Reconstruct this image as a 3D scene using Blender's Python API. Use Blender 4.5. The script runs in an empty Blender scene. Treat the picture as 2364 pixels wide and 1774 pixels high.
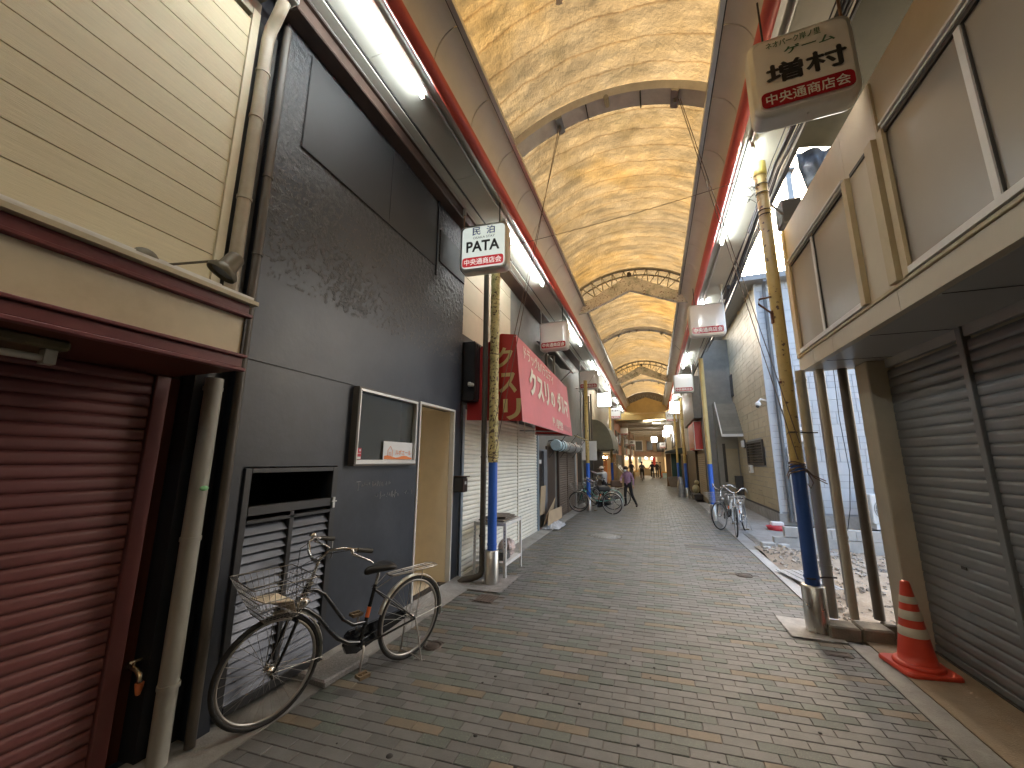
import bpy, bmesh, math, random
from mathutils import Vector, Matrix, Euler, noise as mnoise
random.seed(7)
sc = bpy.context.scene
col = sc.collection
R = math.radians
V = Vector

# ------------------------------------------------------------------ camera
# solved from the vanishing points of the street, the verticals and the eave lines
FPX = 915.0
Yc = V((328, 178, FPX)).normalized()            # street direction in camera axes (x right, y down, z forward)
Zc = V((24, -4747, FPX)); Zc = (Zc - Yc * Yc.dot(Zc)).normalized()
Xc = Yc.cross(Zc)
CAM = V((0, 0, 1.70))
cam_right = V((Xc[0], Yc[0], Zc[0])); cam_down = V((Xc[1], Yc[1], Zc[1])); cam_fwd = V((Xc[2], Yc[2], Zc[2]))
cd = bpy.data.cameras.new('camera'); cam = bpy.data.objects.new('camera', cd); col.objects.link(cam)
cd.sensor_width = 36.0; cd.lens = 36.0 * FPX / 2364.0
cd.clip_start = 0.05; cd.clip_end = 1500
m = Matrix((cam_right, -cam_down, -cam_fwd)).transposed().to_4x4(); m.translation = CAM
cam.matrix_world = m
sc.camera = cam

# ------------------------------------------------------------------ light
SUN_EL, SUN_AZ = R(20), R(10)                   # azimuth from +y towards +x: ahead, behind the brick house
world = bpy.data.worlds.new('World'); sc.world = world; world.use_nodes = True
wn = world.node_tree
sky = wn.nodes.new('ShaderNodeTexSky'); sky.sky_type = 'NISHITA'; sky.sun_disc = False
sky.sun_elevation = SUN_EL; sky.sun_rotation = SUN_AZ % (2 * math.pi); sky.dust_density = 9.0; sky.ozone_density = 1.0
bg = wn.nodes['Background']; bg.inputs['Strength'].default_value = 0.15
wn.links.new(sky.outputs[0], bg.inputs['Color'])
sl = bpy.data.lights.new('sun', 'SUN'); sl.energy = 3.1; sl.angle = R(0.6); sl.color = (1, .95, .86)
so = bpy.data.objects.new('sun', sl); col.objects.link(so)
sdir = V((math.sin(SUN_AZ) * math.cos(SUN_EL), math.cos(SUN_AZ) * math.cos(SUN_EL), math.sin(SUN_EL)))
so.rotation_euler = sdir.to_track_quat('Z', 'Y').to_euler(); so.location = (-20, 20, 40)
vs = sc.view_settings; vs.view_transform = 'Standard'; vs.look = 'None'; vs.gamma = 1.0
vs.use_curve_mapping = False; vs.exposure = 3.45
sc.render.engine = 'CYCLES'
sc.cycles.use_denoising = True
sc.cycles.max_bounces = 9; sc.cycles.diffuse_bounces = 6; sc.cycles.transmission_bounces = 6
sc.cycles.sample_clamp_indirect = 6.0
sc.cycles.caustics_reflective = False; sc.cycles.caustics_refractive = False
TUBE = 8.0

# ------------------------------------------------------------------ materials
MATS = {}
def mat(name, colr=(.5, .5, .5), rough=.6, metal=0.0, var=.12, vs_=6.0, stain=.0, stcol=(.05, .04, .03), stscale=1.2,
        bump=.0, bs=60.0, rnd=.0, speck=None, spec=.5, vstretch=None, coat=0.0, rw=.1):
    if name in MATS: return MATS[name]
    ma = bpy.data.materials.new(name); ma.use_nodes = True; MATS[name] = ma
    nt = ma.node_tree; N = nt.nodes; Lk = nt.links
    b = N['Principled BSDF']; b.inputs['Roughness'].default_value = rough; b.inputs['Metallic'].default_value = metal
    b.inputs['Specular IOR Level'].default_value = spec
    if coat: b.inputs['Coat Weight'].default_value = coat
    geo = N.new('ShaderNodeNewGeometry'); src = geo.outputs['Position']
    if vstretch:
        mp = N.new('ShaderNodeMapping'); mp.inputs['Scale'].default_value = vstretch; Lk.new(src, mp.inputs['Vector']); srcv = mp.outputs[0]
    else: srcv = src
    nz = N.new('ShaderNodeTexNoise'); nz.inputs['Scale'].default_value = vs_; nz.inputs['Detail'].default_value = 7; nz.inputs['Roughness'].default_value = .65
    Lk.new(srcv, nz.inputs['Vector'])
    mr = N.new('ShaderNodeMapRange'); mr.inputs[1].default_value = .25; mr.inputs[2].default_value = .75
    mr.inputs[3].default_value = 1 - var; mr.inputs[4].default_value = 1 + var; Lk.new(nz.outputs[0], mr.inputs[0])
    fac = mr.outputs[0]
    if rnd:
        oi = N.new('ShaderNodeObjectInfo'); ad = N.new('ShaderNodeMath'); ad.operation = 'ADD'; fr = N.new('ShaderNodeMath'); fr.operation = 'FRACT'
        Lk.new(oi.outputs['Random'], ad.inputs[0]); Lk.new(geo.outputs['Random Per Island'], ad.inputs[1]); Lk.new(ad.outputs[0], fr.inputs[0]); mr2 = N.new('ShaderNodeMapRange'); mr2.inputs[3].default_value = 1 - rnd; mr2.inputs[4].default_value = 1 + rnd
        Lk.new(fr.outputs[0], mr2.inputs[0]); mu = N.new('ShaderNodeMath'); mu.operation = 'MULTIPLY'
        Lk.new(fac, mu.inputs[0]); Lk.new(mr2.outputs[0], mu.inputs[1]); fac = mu.outputs[0]
    vm = N.new('ShaderNodeVectorMath'); vm.operation = 'SCALE'; vm.inputs[0].default_value = colr[:3]; Lk.new(fac, vm.inputs['Scale'])
    out = vm.outputs[0]
    if stain:
        n2 = N.new('ShaderNodeTexNoise'); n2.inputs['Scale'].default_value = stscale; n2.inputs['Detail'].default_value = 9; n2.inputs['Roughness'].default_value = .7
        Lk.new(srcv, n2.inputs['Vector']); m3 = N.new('ShaderNodeMapRange'); m3.inputs[1].default_value = .48; m3.inputs[2].default_value = .72
        m3.inputs[3].default_value = 0; m3.inputs[4].default_value = stain; Lk.new(n2.outputs[0], m3.inputs[0])
        mx = N.new('ShaderNodeMix'); mx.data_type = 'RGBA'; Lk.new(m3.outputs[0], mx.inputs['Factor']); Lk.new(out, mx.inputs['A']); mx.inputs['B'].default_value = (*stcol, 1)
        out = mx.outputs['Result']
    if speck:
        sc_, thr, scol = speck
        n4 = N.new('ShaderNodeTexNoise'); n4.inputs['Scale'].default_value = sc_; n4.inputs['Detail'].default_value = 3; Lk.new(src, n4.inputs['Vector'])
        m4 = N.new('ShaderNodeMapRange'); m4.inputs[1].default_value = thr; m4.inputs[2].default_value = thr + .06; Lk.new(n4.outputs[0], m4.inputs[0])
        mx = N.new('ShaderNodeMix'); mx.data_type = 'RGBA'; Lk.new(m4.outputs[0], mx.inputs['Factor']); Lk.new(out, mx.inputs['A']); mx.inputs['B'].default_value = (*scol, 1)
        out = mx.outputs['Result']
    Lk.new(out, b.inputs['Base Color'])
    # roughness wander
    m5 = N.new('ShaderNodeMapRange'); m5.inputs[3].default_value = max(.02, rough - rw); m5.inputs[4].default_value = min(1, rough + rw); Lk.new(nz.outputs[0], m5.inputs[0]); Lk.new(m5.outputs[0], b.inputs['Roughness'])
    if bump:
        n5 = N.new('ShaderNodeTexNoise'); n5.inputs['Scale'].default_value = bs; n5.inputs['Detail'].default_value = 4; Lk.new(srcv, n5.inputs['Vector'])
        bp = N.new('ShaderNodeBump'); bp.inputs['Strength'].default_value = bump; bp.inputs['Distance'].default_value = .01
        Lk.new(n5.outputs[0], bp.inputs['Height']); Lk.new(bp.outputs[0], b.inputs['Normal'])
    return ma
def emit(name, colr, strength):
    if name in MATS: return MATS[name]
    ma = bpy.data.materials.new(name); ma.use_nodes = True; MATS[name] = ma
    b = ma.node_tree.nodes['Principled BSDF']; b.inputs['Base Color'].default_value = (colr[0] * .6, colr[1] * .6, colr[2] * .6, 1); b.inputs['Roughness'].default_value = .3
    b.inputs['Emission Color'].default_value = (*colr, 1); b.inputs['Emission Strength'].default_value = strength
    return ma
def glass(name, tint=(.9, .95, .95), rough=.02, alpha=.25, body=(.02, .02, .02)):
    if name in MATS: return MATS[name]
    ma = bpy.data.materials.new(name); ma.use_nodes = True; MATS[name] = ma
    nt = ma.node_tree; N = nt.nodes; b = N['Principled BSDF']; b.inputs['Base Color'].default_value = (*body, 1); b.inputs['Roughness'].default_value = rough
    tr = N.new('ShaderNodeBsdfTransparent'); tr.inputs[0].default_value = (*tint, 1); mx = N.new('ShaderNodeMixShader'); mx.inputs[0].default_value = alpha
    nt.links.new(tr.outputs[0], mx.inputs[1]); nt.links.new(b.outputs[0], mx.inputs[2]); nt.links.new(mx.outputs[0], N['Material Output'].inputs[0])
    return ma

# ------------------------------------------------------------------ mesh helpers
class MB:
    def __init__(s): s.v = []; s.f = []; s.mi = []; s.sm = []
    def add(s, vs, fs, mi=0, smooth=False):
        o = len(s.v); s.v += [tuple(p) for p in vs]
        for f in fs: s.f.append([i + o for i in f]); s.mi.append(mi); s.sm.append(smooth)
        return s
    def box(s, x0, x1, y0, y1, z0, z1, mi=0):
        p = [(x0, y0, z0), (x1, y0, z0), (x1, y1, z0), (x0, y1, z0), (x0, y0, z1), (x1, y0, z1), (x1, y1, z1), (x0, y1, z1)]
        return s.add(p, [(0, 3, 2, 1), (4, 5, 6, 7), (0, 1, 5, 4), (1, 2, 6, 5), (2, 3, 7, 6), (3, 0, 4, 7)], mi)
    def obox(s, c, size, rot=None, mi=0):
        M_ = rot if rot is not None else Matrix.Identity(3); hx, hy, hz = [a / 2 for a in size]; c = V(c)
        p = [c + M_ @ V((a * hx, b * hy, d * hz)) for d in (-1, 1) for a, b in ((-1, -1), (1, -1), (1, 1), (-1, 1))]
        return s.add(p, [(0, 3, 2, 1), (4, 5, 6, 7), (0, 1, 5, 4), (1, 2, 6, 5), (2, 3, 7, 6), (3, 0, 4, 7)], mi)
    def tube(s, pts, r, seg=10, mi=0, cap=True, closed=False, flat=1.0):
        pts = [V(p) for p in pts]; n = len(pts)
        rs = r if isinstance(r, (list, tuple)) else [r] * n
        up = None; rings = []
        for i, p in enumerate(pts):
            if closed: t = (pts[(i + 1) % n] - pts[i - 1])
            else: t = pts[min(i + 1, n - 1)] - pts[max(i - 1, 0)]
            t = t.normalized() if t.length > 1e-9 else V((0, 0, 1))
            if up is None:
                a = V((0, 0, 1)) if abs(t.z) < .9 else V((1, 0, 0)); up = (a - t * a.dot(t)).normalized()
            else:
                up = up - t * up.dot(t)
                up = up.normalized() if up.length > 1e-6 else t.orthogonal().normalized()
            sd = t.cross(up)
            rings.append([p + (up * math.cos(2 * math.pi * k / seg) * flat + sd * math.sin(2 * math.pi * k / seg)) * rs[i] for k in range(seg)])
        vs = [q for rg in rings for q in rg]; fs = []
        m_ = n if closed else n - 1
        for i in range(m_):
            j = (i + 1) % n
            for k in range(seg):
                k2 = (k + 1) % seg; fs.append((i * seg + k, i * seg + k2, j * seg + k2, j * seg + k))
        s.add(vs, fs, mi, True)
        if cap and not closed:
            s.add(rings[0], [tuple(range(seg))[::-1]], mi); s.add(rings[-1], [tuple(range(seg))], mi)
        return s
    def lathe(s, prof, c=(0, 0, 0), seg=20, mi=0, rot=None, cap=True):
        M_ = rot if rot is not None else Matrix.Identity(3); c = V(c); vs = []; fs = []
        for r, z in prof:
            for k in range(seg):
                a = 2 * math.pi * k / seg; vs.append(c + M_ @ V((r * math.cos(a), r * math.sin(a), z)))
        for i in range(len(prof) - 1):
            for k in range(seg):
                k2 = (k + 1) % seg; fs.append((i * seg + k, i * seg + k2, (i + 1) * seg + k2, (i + 1) * seg + k))
        s.add(vs, fs, mi, True)
        if cap:
            n = len(prof)
            s.add(vs[:seg], [tuple(range(seg))[::-1]], mi); s.add(vs[(n - 1) * seg:], [tuple(range(seg))], mi)
        return s
    def prism(s, poly, d, mi=0):           # polygon (list of 3d points) swept by vector d
        n = len(poly); d = V(d); a = [V(p) for p in poly]; b_ = [p + d for p in a]
        fs = [tuple(range(n))[::-1], tuple(range(n, 2 * n))] + [(i, (i + 1) % n, n + (i + 1) % n, n + i) for i in range(n)]
        return s.add(a + b_, fs, mi)
    def grid(s, fn, nu, nv, mi=0, smooth=True):
        vs = [fn(i / nu, j / nv) for j in range(nv + 1) for i in range(nu + 1)]
        fs = [(j * (nu + 1) + i, j * (nu + 1) + i + 1, (j + 1) * (nu + 1) + i + 1, (j + 1) * (nu + 1) + i) for j in range(nv) for i in range(nu)]
        return s.add(vs, fs, mi, smooth)
    def ball(s, c, r, seg=10, rings=7, mi=0):
        rx, ry, rz = r if isinstance(r, (tuple, list)) else (r, r, r); c = V(c)
        def f(u, v):
            a = 2 * math.pi * u; b_ = math.pi * (v - .5); return c + V((rx * math.cos(a) * math.cos(b_), ry * math.sin(a) * math.cos(b_), rz * math.sin(b_)))
        return s.grid(f, seg, rings, mi)
    def mesh(s, name, bevel=0):
        me = bpy.data.meshes.new(name); me.from_pydata(s.v, [], s.f)
        me.polygons.foreach_set('material_index', s.mi); me.polygons.foreach_set('use_smooth', s.sm); me.update()
        bm = bmesh.new(); bm.from_mesh(me)
        if bevel:
            bmesh.ops.bevel(bm, geom=[e for e in bm.edges if e.calc_face_angle(0) > .6], offset=bevel, segments=1, affect='EDGES', clamp_overlap=True)
        bmesh.ops.recalc_face_normals(bm, faces=bm.faces)
        bm.to_mesh(me); bm.free(); me.update()
        return me
    def build(s, name, mats, parent=None, bevel=0, local=False):
        return link(name, s.mesh(name, bevel), mats, parent, local=local)
def wloc(o):
    p = V((0, 0, 0))
    while o is not None: p += o.location; o = o.parent
    return p
def link(name, me, mats, parent=None, loc=None, local=False, objmat=False):
    ob = bpy.data.objects.new(name, me); col.objects.link(ob)
    mats = mats if isinstance(mats, (list, tuple)) else [mats]
    if objmat:
        for i, ma in enumerate(mats):
            if len(me.materials) <= i: me.materials.append(None)
            ob.material_slots[i].link = 'OBJECT'; ob.material_slots[i].material = ma
    elif not me.materials:
        for ma in mats: me.materials.append(ma)
    ob.parent = parent
    if local: ob.location = loc if loc is not None else (0, 0, 0)
    else: ob.location = V(loc if loc is not None else (0, 0, 0)) - wloc(parent)
    return ob
UB = {}
def ubox(name, x0, x1, y0, y1, z0, z1, ma, parent=None):
    """one box-shaped piece as an object of its own; alike pieces share the mesh data"""
    if ma.name not in UB:
        UB[ma.name] = MB().box(-.5, .5, -.5, .5, -.5, .5).mesh('piece'); UB[ma.name].materials.append(ma)
    o = link(name, UB[ma.name], ma, parent, ((x0 + x1) / 2, (y0 + y1) / 2, (z0 + z1) / 2)); o.scale = (x1 - x0, y1 - y0, z1 - z0)
    return o
def tag(o, label, cat, group=None, kind=None):
    if label: o['label'] = label
    if cat: o['category'] = cat
    if group: o['group'] = group
    if kind: o['kind'] = kind
    return o
def thing(name, label, cat, loc=(0, 0, 0), rotz=0, group=None):
    o = bpy.data.objects.new(name, None); col.objects.link(o); o.location = loc; o.rotation_euler = (0, 0, rotz); o.empty_display_size = .1
    return tag(o, label, cat, group)
def struct(name, mb, mats, bevel=0):
    o = mb.build(name, mats, None, bevel); o['kind'] = 'structure'; return o
TX = {}
def text(name, body, w, h, origin, ex, ey, ma, parent, bold=.0, keep=False, off=.003, multi=0):
    """flat lettering fitted to w x h, centred on origin, on the plane spanned by ex, ey"""
    key = (body, bold)
    if key not in TX:
        c = bpy.data.curves.new('t', 'FONT'); c.body = body; c.align_x = 'CENTER'; c.align_y = 'CENTER'; c.offset = bold; c.fill_mode = 'FRONT'; c.resolution_u = 4
        o = bpy.data.objects.new('t', c); col.objects.link(o)
        dg = bpy.context.evaluated_depsgraph_get(); me = bpy.data.meshes.new_from_object(o.evaluated_get(dg))
        co = [v.co.copy() for v in me.vertices]; fs = [tuple(p.vertices) for p in me.polygons]
        bpy.data.objects.remove(o); bpy.data.curves.remove(c); bpy.data.meshes.remove(me); TX[key] = (co, fs)
    co, fs = TX[key]
    if not co: print('NO GLYPHS', body); return None
    x0 = min(v.x for v in co); x1 = max(v.x for v in co); y0 = min(v.y for v in co); y1 = max(v.y for v in co)
    sx = w / (x1 - x0); sy = h / max(y1 - y0, 1e-6)
    if keep: sx = sy = min(sx, sy)
    ex = V(ex); ey = V(ey); n = ex.cross(ey).normalized(); o0 = V(origin) + n * off
    b_ = MB()
    for q_, (dx, dy) in enumerate([(0, 0)] if not multi else [(0, 0), (multi, 0), (-multi, 0), (0, multi), (0, -multi)]): b_.add([o0 + ex * dx + ey * dy + n * (.0003 * q_) + ex * ((v.x - (x0 + x1) / 2) * sx) + ey * ((v.y - (y0 + y1) / 2) * sy) for v in co], fs)
    return b_.build(name, ma, parent)
def rot(ax, a): return Matrix.Rotation(a, 3, ax)
def rrect(w, h, r, seg=4):
    pts = []
    for cx, cy, a0 in ((w / 2 - r, h / 2 - r, 0), (-w / 2 + r, h / 2 - r, 90), (-w / 2 + r, -h / 2 + r, 180), (w / 2 - r, -h / 2 + r, 270)):
        for k in range(seg + 1):
            a = R(a0 + 90 * k / seg); pts.append((cx + r * math.cos(a), cy + r * math.sin(a)))
    return pts
def catenary(a, b_, sag, n=14):
    a = V(a); b_ = V(b_); return [a.lerp(b_, i / n) - V((0, 0, sag * 4 * (i / n) * (1 - i / n))) for i in range(n + 1)]
# ------------------------------------------------------------------ ground
concrete = mat('concrete', (.30, .29, .27), .8, var=.25, vs_=5, stain=.5, stcol=(.12, .10, .08), stscale=2.2, bump=.4, bs=90)
rusty = mat('rusty_concrete', (.27, .205, .135), .82, var=.25, vs_=4, stain=.6, stcol=(.17, .10, .05), stscale=2.5, bump=.4, bs=90)
asphalt = mat('asphalt', (.055, .053, .05), .9, var=.2, bump=.4)
bed = mat('joint_bed', (.16, .145, .125), .9, var=.3, vs_=20)
struct('ground', MB().box(-160, 160, -160, 160, -.4, -.08), asphalt)
pave = struct('pavement', MB().box(-2.47, 1.645, -12.2, 60, -.07, -.007), [bed])
P_BR = mat('paver_brown', (.150, .147, .142), .42, var=.22, vs_=9, rnd=.17, stain=.35, stcol=(.10, .085, .07), stscale=1.6, bump=.35, bs=220, speck=(260, .64, (.26, .24, .21)))
P_GR = mat('paver_green', (.112, .126, .113), .45, var=.2, vs_=9, rnd=.18, stain=.3, stcol=(.10, .09, .075), stscale=1.6, bump=.4, bs=220, speck=(180, .60, (.27, .29, .22)))
P_OR = mat('paver_orange', (.20, .16, .112), .5, var=.2, vs_=9, rnd=.15, stain=.65, stcol=(.145, .125, .10), stscale=2.6, bump=.4, bs=220, speck=(200, .62, (.34, .265, .16)))
PL, PW, GAP, SH = .1975, .0915, .0045, .045
def pix(p):
    d = V(p) - CAM; z = d.dot(cam_fwd)
    if z < .05: return None
    return 1182 + FPX * d.dot(cam_right) / z, 887 + FPX * d.dot(cam_down) / z, z
def paver_kind(c, r, x, y):
    # orange blocks sit on a lattice: a pair every 12 rows, a single block 5 rows below it, columns four blocks apart
    for k in range(-4, 3):
        cx = k * 4; r0 = (34 if k % 2 == 0 else 32)
        dr = (r - r0) % 12; dc = c - cx
        if dr == 0 and -1.1 < dc < 1.1: return 2
        if dr == 7 and -.6 < dc < .6: return 2
    best = 0
    for k in range(-4, 3):
        for dr0 in (0, 7):
            r0 = (34 if k % 2 == 0 else 32) + dr0
            dy = (r - r0 + 6) % 12 - 6; dx = c - k * 4
            q = abs(dx) / 2.1 + abs(dy) / (2.6 if dr0 == 0 else 1.8)
            if .45 < q < 1.08: best = 1
    if best and random.random() < .8: return 1
    return 1 if random.random() < .03 else 0
pm_ = {}
for k_, ma in enumerate((P_BR, P_GR, P_OR)):
    hx, hy = (PL - GAP) / 2, (PW - GAP) / 2; b_ = MB()
    lo = [(-hx, -hy - SH * hx), (hx, -hy + SH * hx), (hx, hy + SH * hx), (-hx, hy - SH * hx)]
    i_ = .003
    hi = [(-hx + i_, -hy + i_ - SH * hx), (hx - i_, -hy + i_ + SH * hx), (hx - i_, hy - i_ + SH * hx), (-hx + i_, hy - i_ - SH * hx)]
    vs_ = [(a, b, -.02) for a, b in lo] + [(a, b, -.003) for a, b in lo] + [(a, b, 0) for a, b in hi]
    b_.add(vs_, [(0, 1, 5, 4), (1, 2, 6, 5), (2, 3, 7, 6), (3, 0, 4, 7), (4, 5, 9, 8), (5, 6, 10, 9), (6, 7, 11, 10), (7, 4, 8, 11), (8, 9, 10, 11)])
    me = b_.mesh('paver'); me.materials.append(ma); pm_[k_] = (me, b_)
XL, XR = -2.462, 1.638
HOLES = [(-2.23, -1.94, 4.82, 5.13), (.55, 1.64, 9.1, 9.38), (1.2, 1.64, 4.98, 5.55), (-2.47, -1.98, 5.2, 6.0), (1.05, 1.35, 7.0, 7.0)]
cand = []
for r in range(-8, 345):
    yc = r * PW
    c0 = -13 + (.5 if r % 2 else 0); c = c0
    while c * PL < XR + PL:
        x = c * PL; c += 1
        a, b = max(XL, x - PL / 2), min(XR, x + PL / 2)
        if b - a < .03: continue
        y = yc + SH * x
        if any(h[0] < x < h[1] and h[2] < y < h[3] for h in HOLES): continue
        if math.hypot(x + 1.16, y - 9.8) < .36 or math.hypot(x - 1.2, y - 7.3) < .14 or math.hypot(x + 2.05, y - 3.62) < .1: continue
        cand.append((c - 1, r, x, y, a, b))
def score(t):
    p = pix((t[2], t[3], 0))
    if not p or not (0 < p[0] < 2364 and 0 < p[1] < 1774): return 1e9
    return p[2]
cand.sort(key=score)
field = MB()
for i, (c, r, x, y, a, b) in enumerate(cand):
    k_ = paver_kind(c, r, x, y); dz = random.uniform(-.0022, .0012); sx = (b - a) / PL; xm = (a + b) / 2
    tx, ty = random.uniform(-.008, .008), random.uniform(-.015, .015)
    if i < 300:
        o = link('paver', pm_[k_][0], (), pave, (xm, yc if False else y + SH * (xm - x), dz)); o.scale.x = sx; o.rotation_euler = (ty, tx, 0)
    else:
        bb = pm_[k_][1]; field.add([(xm + v[0] * sx, y + SH * (xm - x) + v[1], v[2] + dz + v[1] * ty + v[0] * tx) for v in bb.v], bb.f, k_)
o = field.build('paver_field', [P_BR, P_GR, P_OR], pave); o['kind'] = 'stuff'

farp = slab0 = MB().box(-2.46, 1.64, 31.75, 60, -.03, -.002).build('far_paving', mat('far_paver', (.16, .15, .135), .5, var=.2, vs_=9), pave)
# strips of concrete along both sides
def slab(name, x0, x1, y0, y1, z0, z1, ma, amp=.004, step=.12, parent=None, kind='structure'):
    nx = max(2, int((x1 - x0) / step)); ny = max(2, int((y1 - y0) / step)); b_ = MB()
    def f(u, v):
        x = x0 + (x1 - x0) * u; y = y0 + (y1 - y0) * v
        return (x, y, z1 + amp * mnoise.noise(V((x * 3, y * 3, 1.3))))
    b_.grid(f, nx, ny); b_.box(x0, x1, y0, y1, z0, z1 - amp * 1.3)
    o = b_.build(name, ma, parent)
    if parent is None: o['kind'] = kind
    return o
slab('kerb_strip', -2.92, -2.474, -12, 32, -.08, .006, concrete)
slab('kerb_strip', 1.65, 1.815, -12, 5.02, -.08, .002, concrete)
slab('apron', 1.82, 2.42, -12, 5.12, -.08, .010, rusty)
slab('kerb_strip', 1.65, 1.80, 5.55, 9.3, -.08, .012, mat('pale_kerb', (.42, .42, .41), .8, var=.15, bump=.3), amp=.002)
slab('apron', 1.65, 3.22, 9.32, 19, -.08, .004, concrete)
slab('mortar_patch', -2.46, -1.99, 5.2, 6.0, -.05, .012, mat('mortar', (.33, .31, .29), .85, var=.3, vs_=7, stain=.5, bump=.5, bs=60), amp=.012, step=.04)
slab('mortar_patch', 1.18, 1.64, 4.98, 5.55, -.05, .012, mat('mortar2', (.42, .40, .37), .85, var=.3, vs_=7, stain=.5, stcol=(.2, .13, .06), bump=.5, bs=60), amp=.010, step=.04)
slab('asphalt_patch', .56, 1.64, 9.1, 9.38, -.05, .001, mat('patch', (.17, .155, .14), .85, var=.2), amp=.003)
iron = mat('cast_iron', (.10, .085, .075), .6, .5, var=.4, vs_=14, stain=.5, stcol=(.16, .09, .05), stscale=6)
def manhole(x, y, r, label, ma):
    t = thing('manhole_cover', label, 'manhole', (x, y, 0))
    MB().lathe([(r + .03, -.04), (r + .03, .004), (r + .008, .004), (r + .008, -.02)], (x, y, 0), 28).build('frame', ma, t)
    b_ = MB().lathe([(r, -.03), (r, .001), (0.001, .001)], (x, y, 0), 28, cap=False)
    for k in range(-4, 5):
        w = math.sqrt(max(.01, r * r * .85 - (k * r / 5) ** 2)); b_.box(x + k * r / 5 - r * .04, x + k * r / 5 + r * .04, y - w, y + w, .001, .004)
    b_.build('lid', ma, t)
manhole(-1.16, 9.8, .31, 'large round manhole cover in the paving in front of the pink awning', mat('worn_iron', (.30, .29, .27), .5, .4, var=.3, vs_=16))
manhole(1.2, 7.3, .09, 'small round valve cover in the paving beside the vacant lot', iron)
manhole(-2.05, 3.62, .06, 'small dark valve cover behind the rear wheel of the black bicycle', iron)
t = thing('utility_hatch', 'rusty square utility hatch in the paving before the blue and yellow pole', 'hatch', (-2.08, 4.97, 0))
MB().box(-2.22, -1.95, 4.83, 5.12, -.05, -.004).build('frame', iron, t)
b_ = MB()
for k in range(6): b_.box(-2.20 + .04 * k, -2.165 + .04 * k, 4.85, 5.10, -.004, .003)
b_.build('plate', mat('rust_plate', (.13, .095, .075), .75, .3, var=.5, vs_=12, stain=.6, stcol=(.06, .05, .045), stscale=7), t)
t = thing('drain_cover', 'rusty rectangular drain lid beside the traffic cone', 'drain cover', (1.46, 4.72, 0))
MB().box(1.36, 1.56, 4.66, 4.78, -.03, .004).build('plate', iron, t); MB().box(1.38, 1.54, 4.675, 4.69, .004, .007).box(1.38, 1.54, 4.75, 4.765, .004, .007).build('rib', iron, t)
# dark chewing-gum marks
gum = mat('gum', (.03, .028, .026), .7)
b_ = MB()
for x, y, r in [(-1.56, 2.30, .021), (-1.16, 2.63, .014), (-.84, 2.47, .014), (-1.3, 3.32, .012), (-1.36, 3.2, .01), (-.1, 3.9, .012), (-.6, 5.2, .014), (.5, 2.2, .012), (.25, 2.9, .01), (.9, 3.4, .012), (-.2, 2.3, .012), (1.15, 2.9, .012)] + [(random.uniform(-2, 1.5), random.uniform(2.2, 9), random.uniform(.006, .013)) for _ in range(40)]:
    b_.lathe([(r, -.002), (r * .9, .0018), (.0005, .0024)], (x, y, 0), 9, cap=False)
o = b_.build('gum_marks', gum, pave); o['kind'] = 'stuff'
# the vacant lot
soil = mat('lot_soil', (.30, .25, .19), .95, var=.3, vs_=3, stain=.55, stcol=(.22, .165, .11), stscale=1.8, bump=.7, bs=30, speck=(40, .63, (.42, .38, .32)))
b_ = MB()
def lotf(u, v):
    x = 1.805 + 10 * u; y = 5.0 + 8.3 * v; e = min(1, (x - 1.8) * 2.5)
    h = .07 * mnoise.fractal(V((x * 1.1, y * 1.1, 0)), 1.0, 2.0, 5) + .02 * mnoise.noise(V((x * 9, y * 9, 3)))
    bank = .12 * math.exp(-((y - 9.0) / .8) ** 2 - ((x - 2.2) / .7) ** 2)
    return (x, y, -.035 + e * h + bank)
b_.grid(lotf, 110, 90); o = b_.build('lot_ground', soil); o['kind'] = 'structure'
b_ = MB()
for _ in range(900):
    x = 1.85 + abs(random.gauss(0, 1.6)); y = random.uniform(5.6, 10.2) if random.random() < .5 else random.gauss(8.9, .5)
    u, v = (x - 1.805) / 10, (y - 5) / 8.3
    if not (0 < u < 1 and 0 < v < 1): continue
    s_ = random.choice((.01, .012, .015, .02, .03)); z = lotf(u, v)[2]
    b_.obox((x, y, z + s_ * .3), (s_ * 2, s_ * 1.5, s_), Euler((random.random(), random.random(), random.random() * 6)).to_matrix())
o = b_.build('rubble', mat('rubble', (.34, .31, .27), .9, var=.3, rnd=.35)); o['kind'] = 'stuff'; o['label'] = 'loose rubble scattered over the bare soil of the lot'
sheetm = mat('galvanised', (.45, .47, .49), .4, .7, var=.2)
for i, (x, y, a) in enumerate(((1.98, 7.2, .22), (2.08, 9.15, -.3))):
    b_ = MB(); M_ = rot('Z', a)
    for k in range(-3, 4): b_.obox(V((x, y, .045)) + M_ @ V((k * .055, 0, .006 * (k % 2))), (.05, .95 - .3 * i, .006), M_)
    tag(b_.build('metal_sheet', sheetm), ['grey ribbed metal sheet lying on the soil at the lot kerb', 'short ribbed metal sheet lying by the rubble bank'][i], 'metal sheet')
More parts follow.
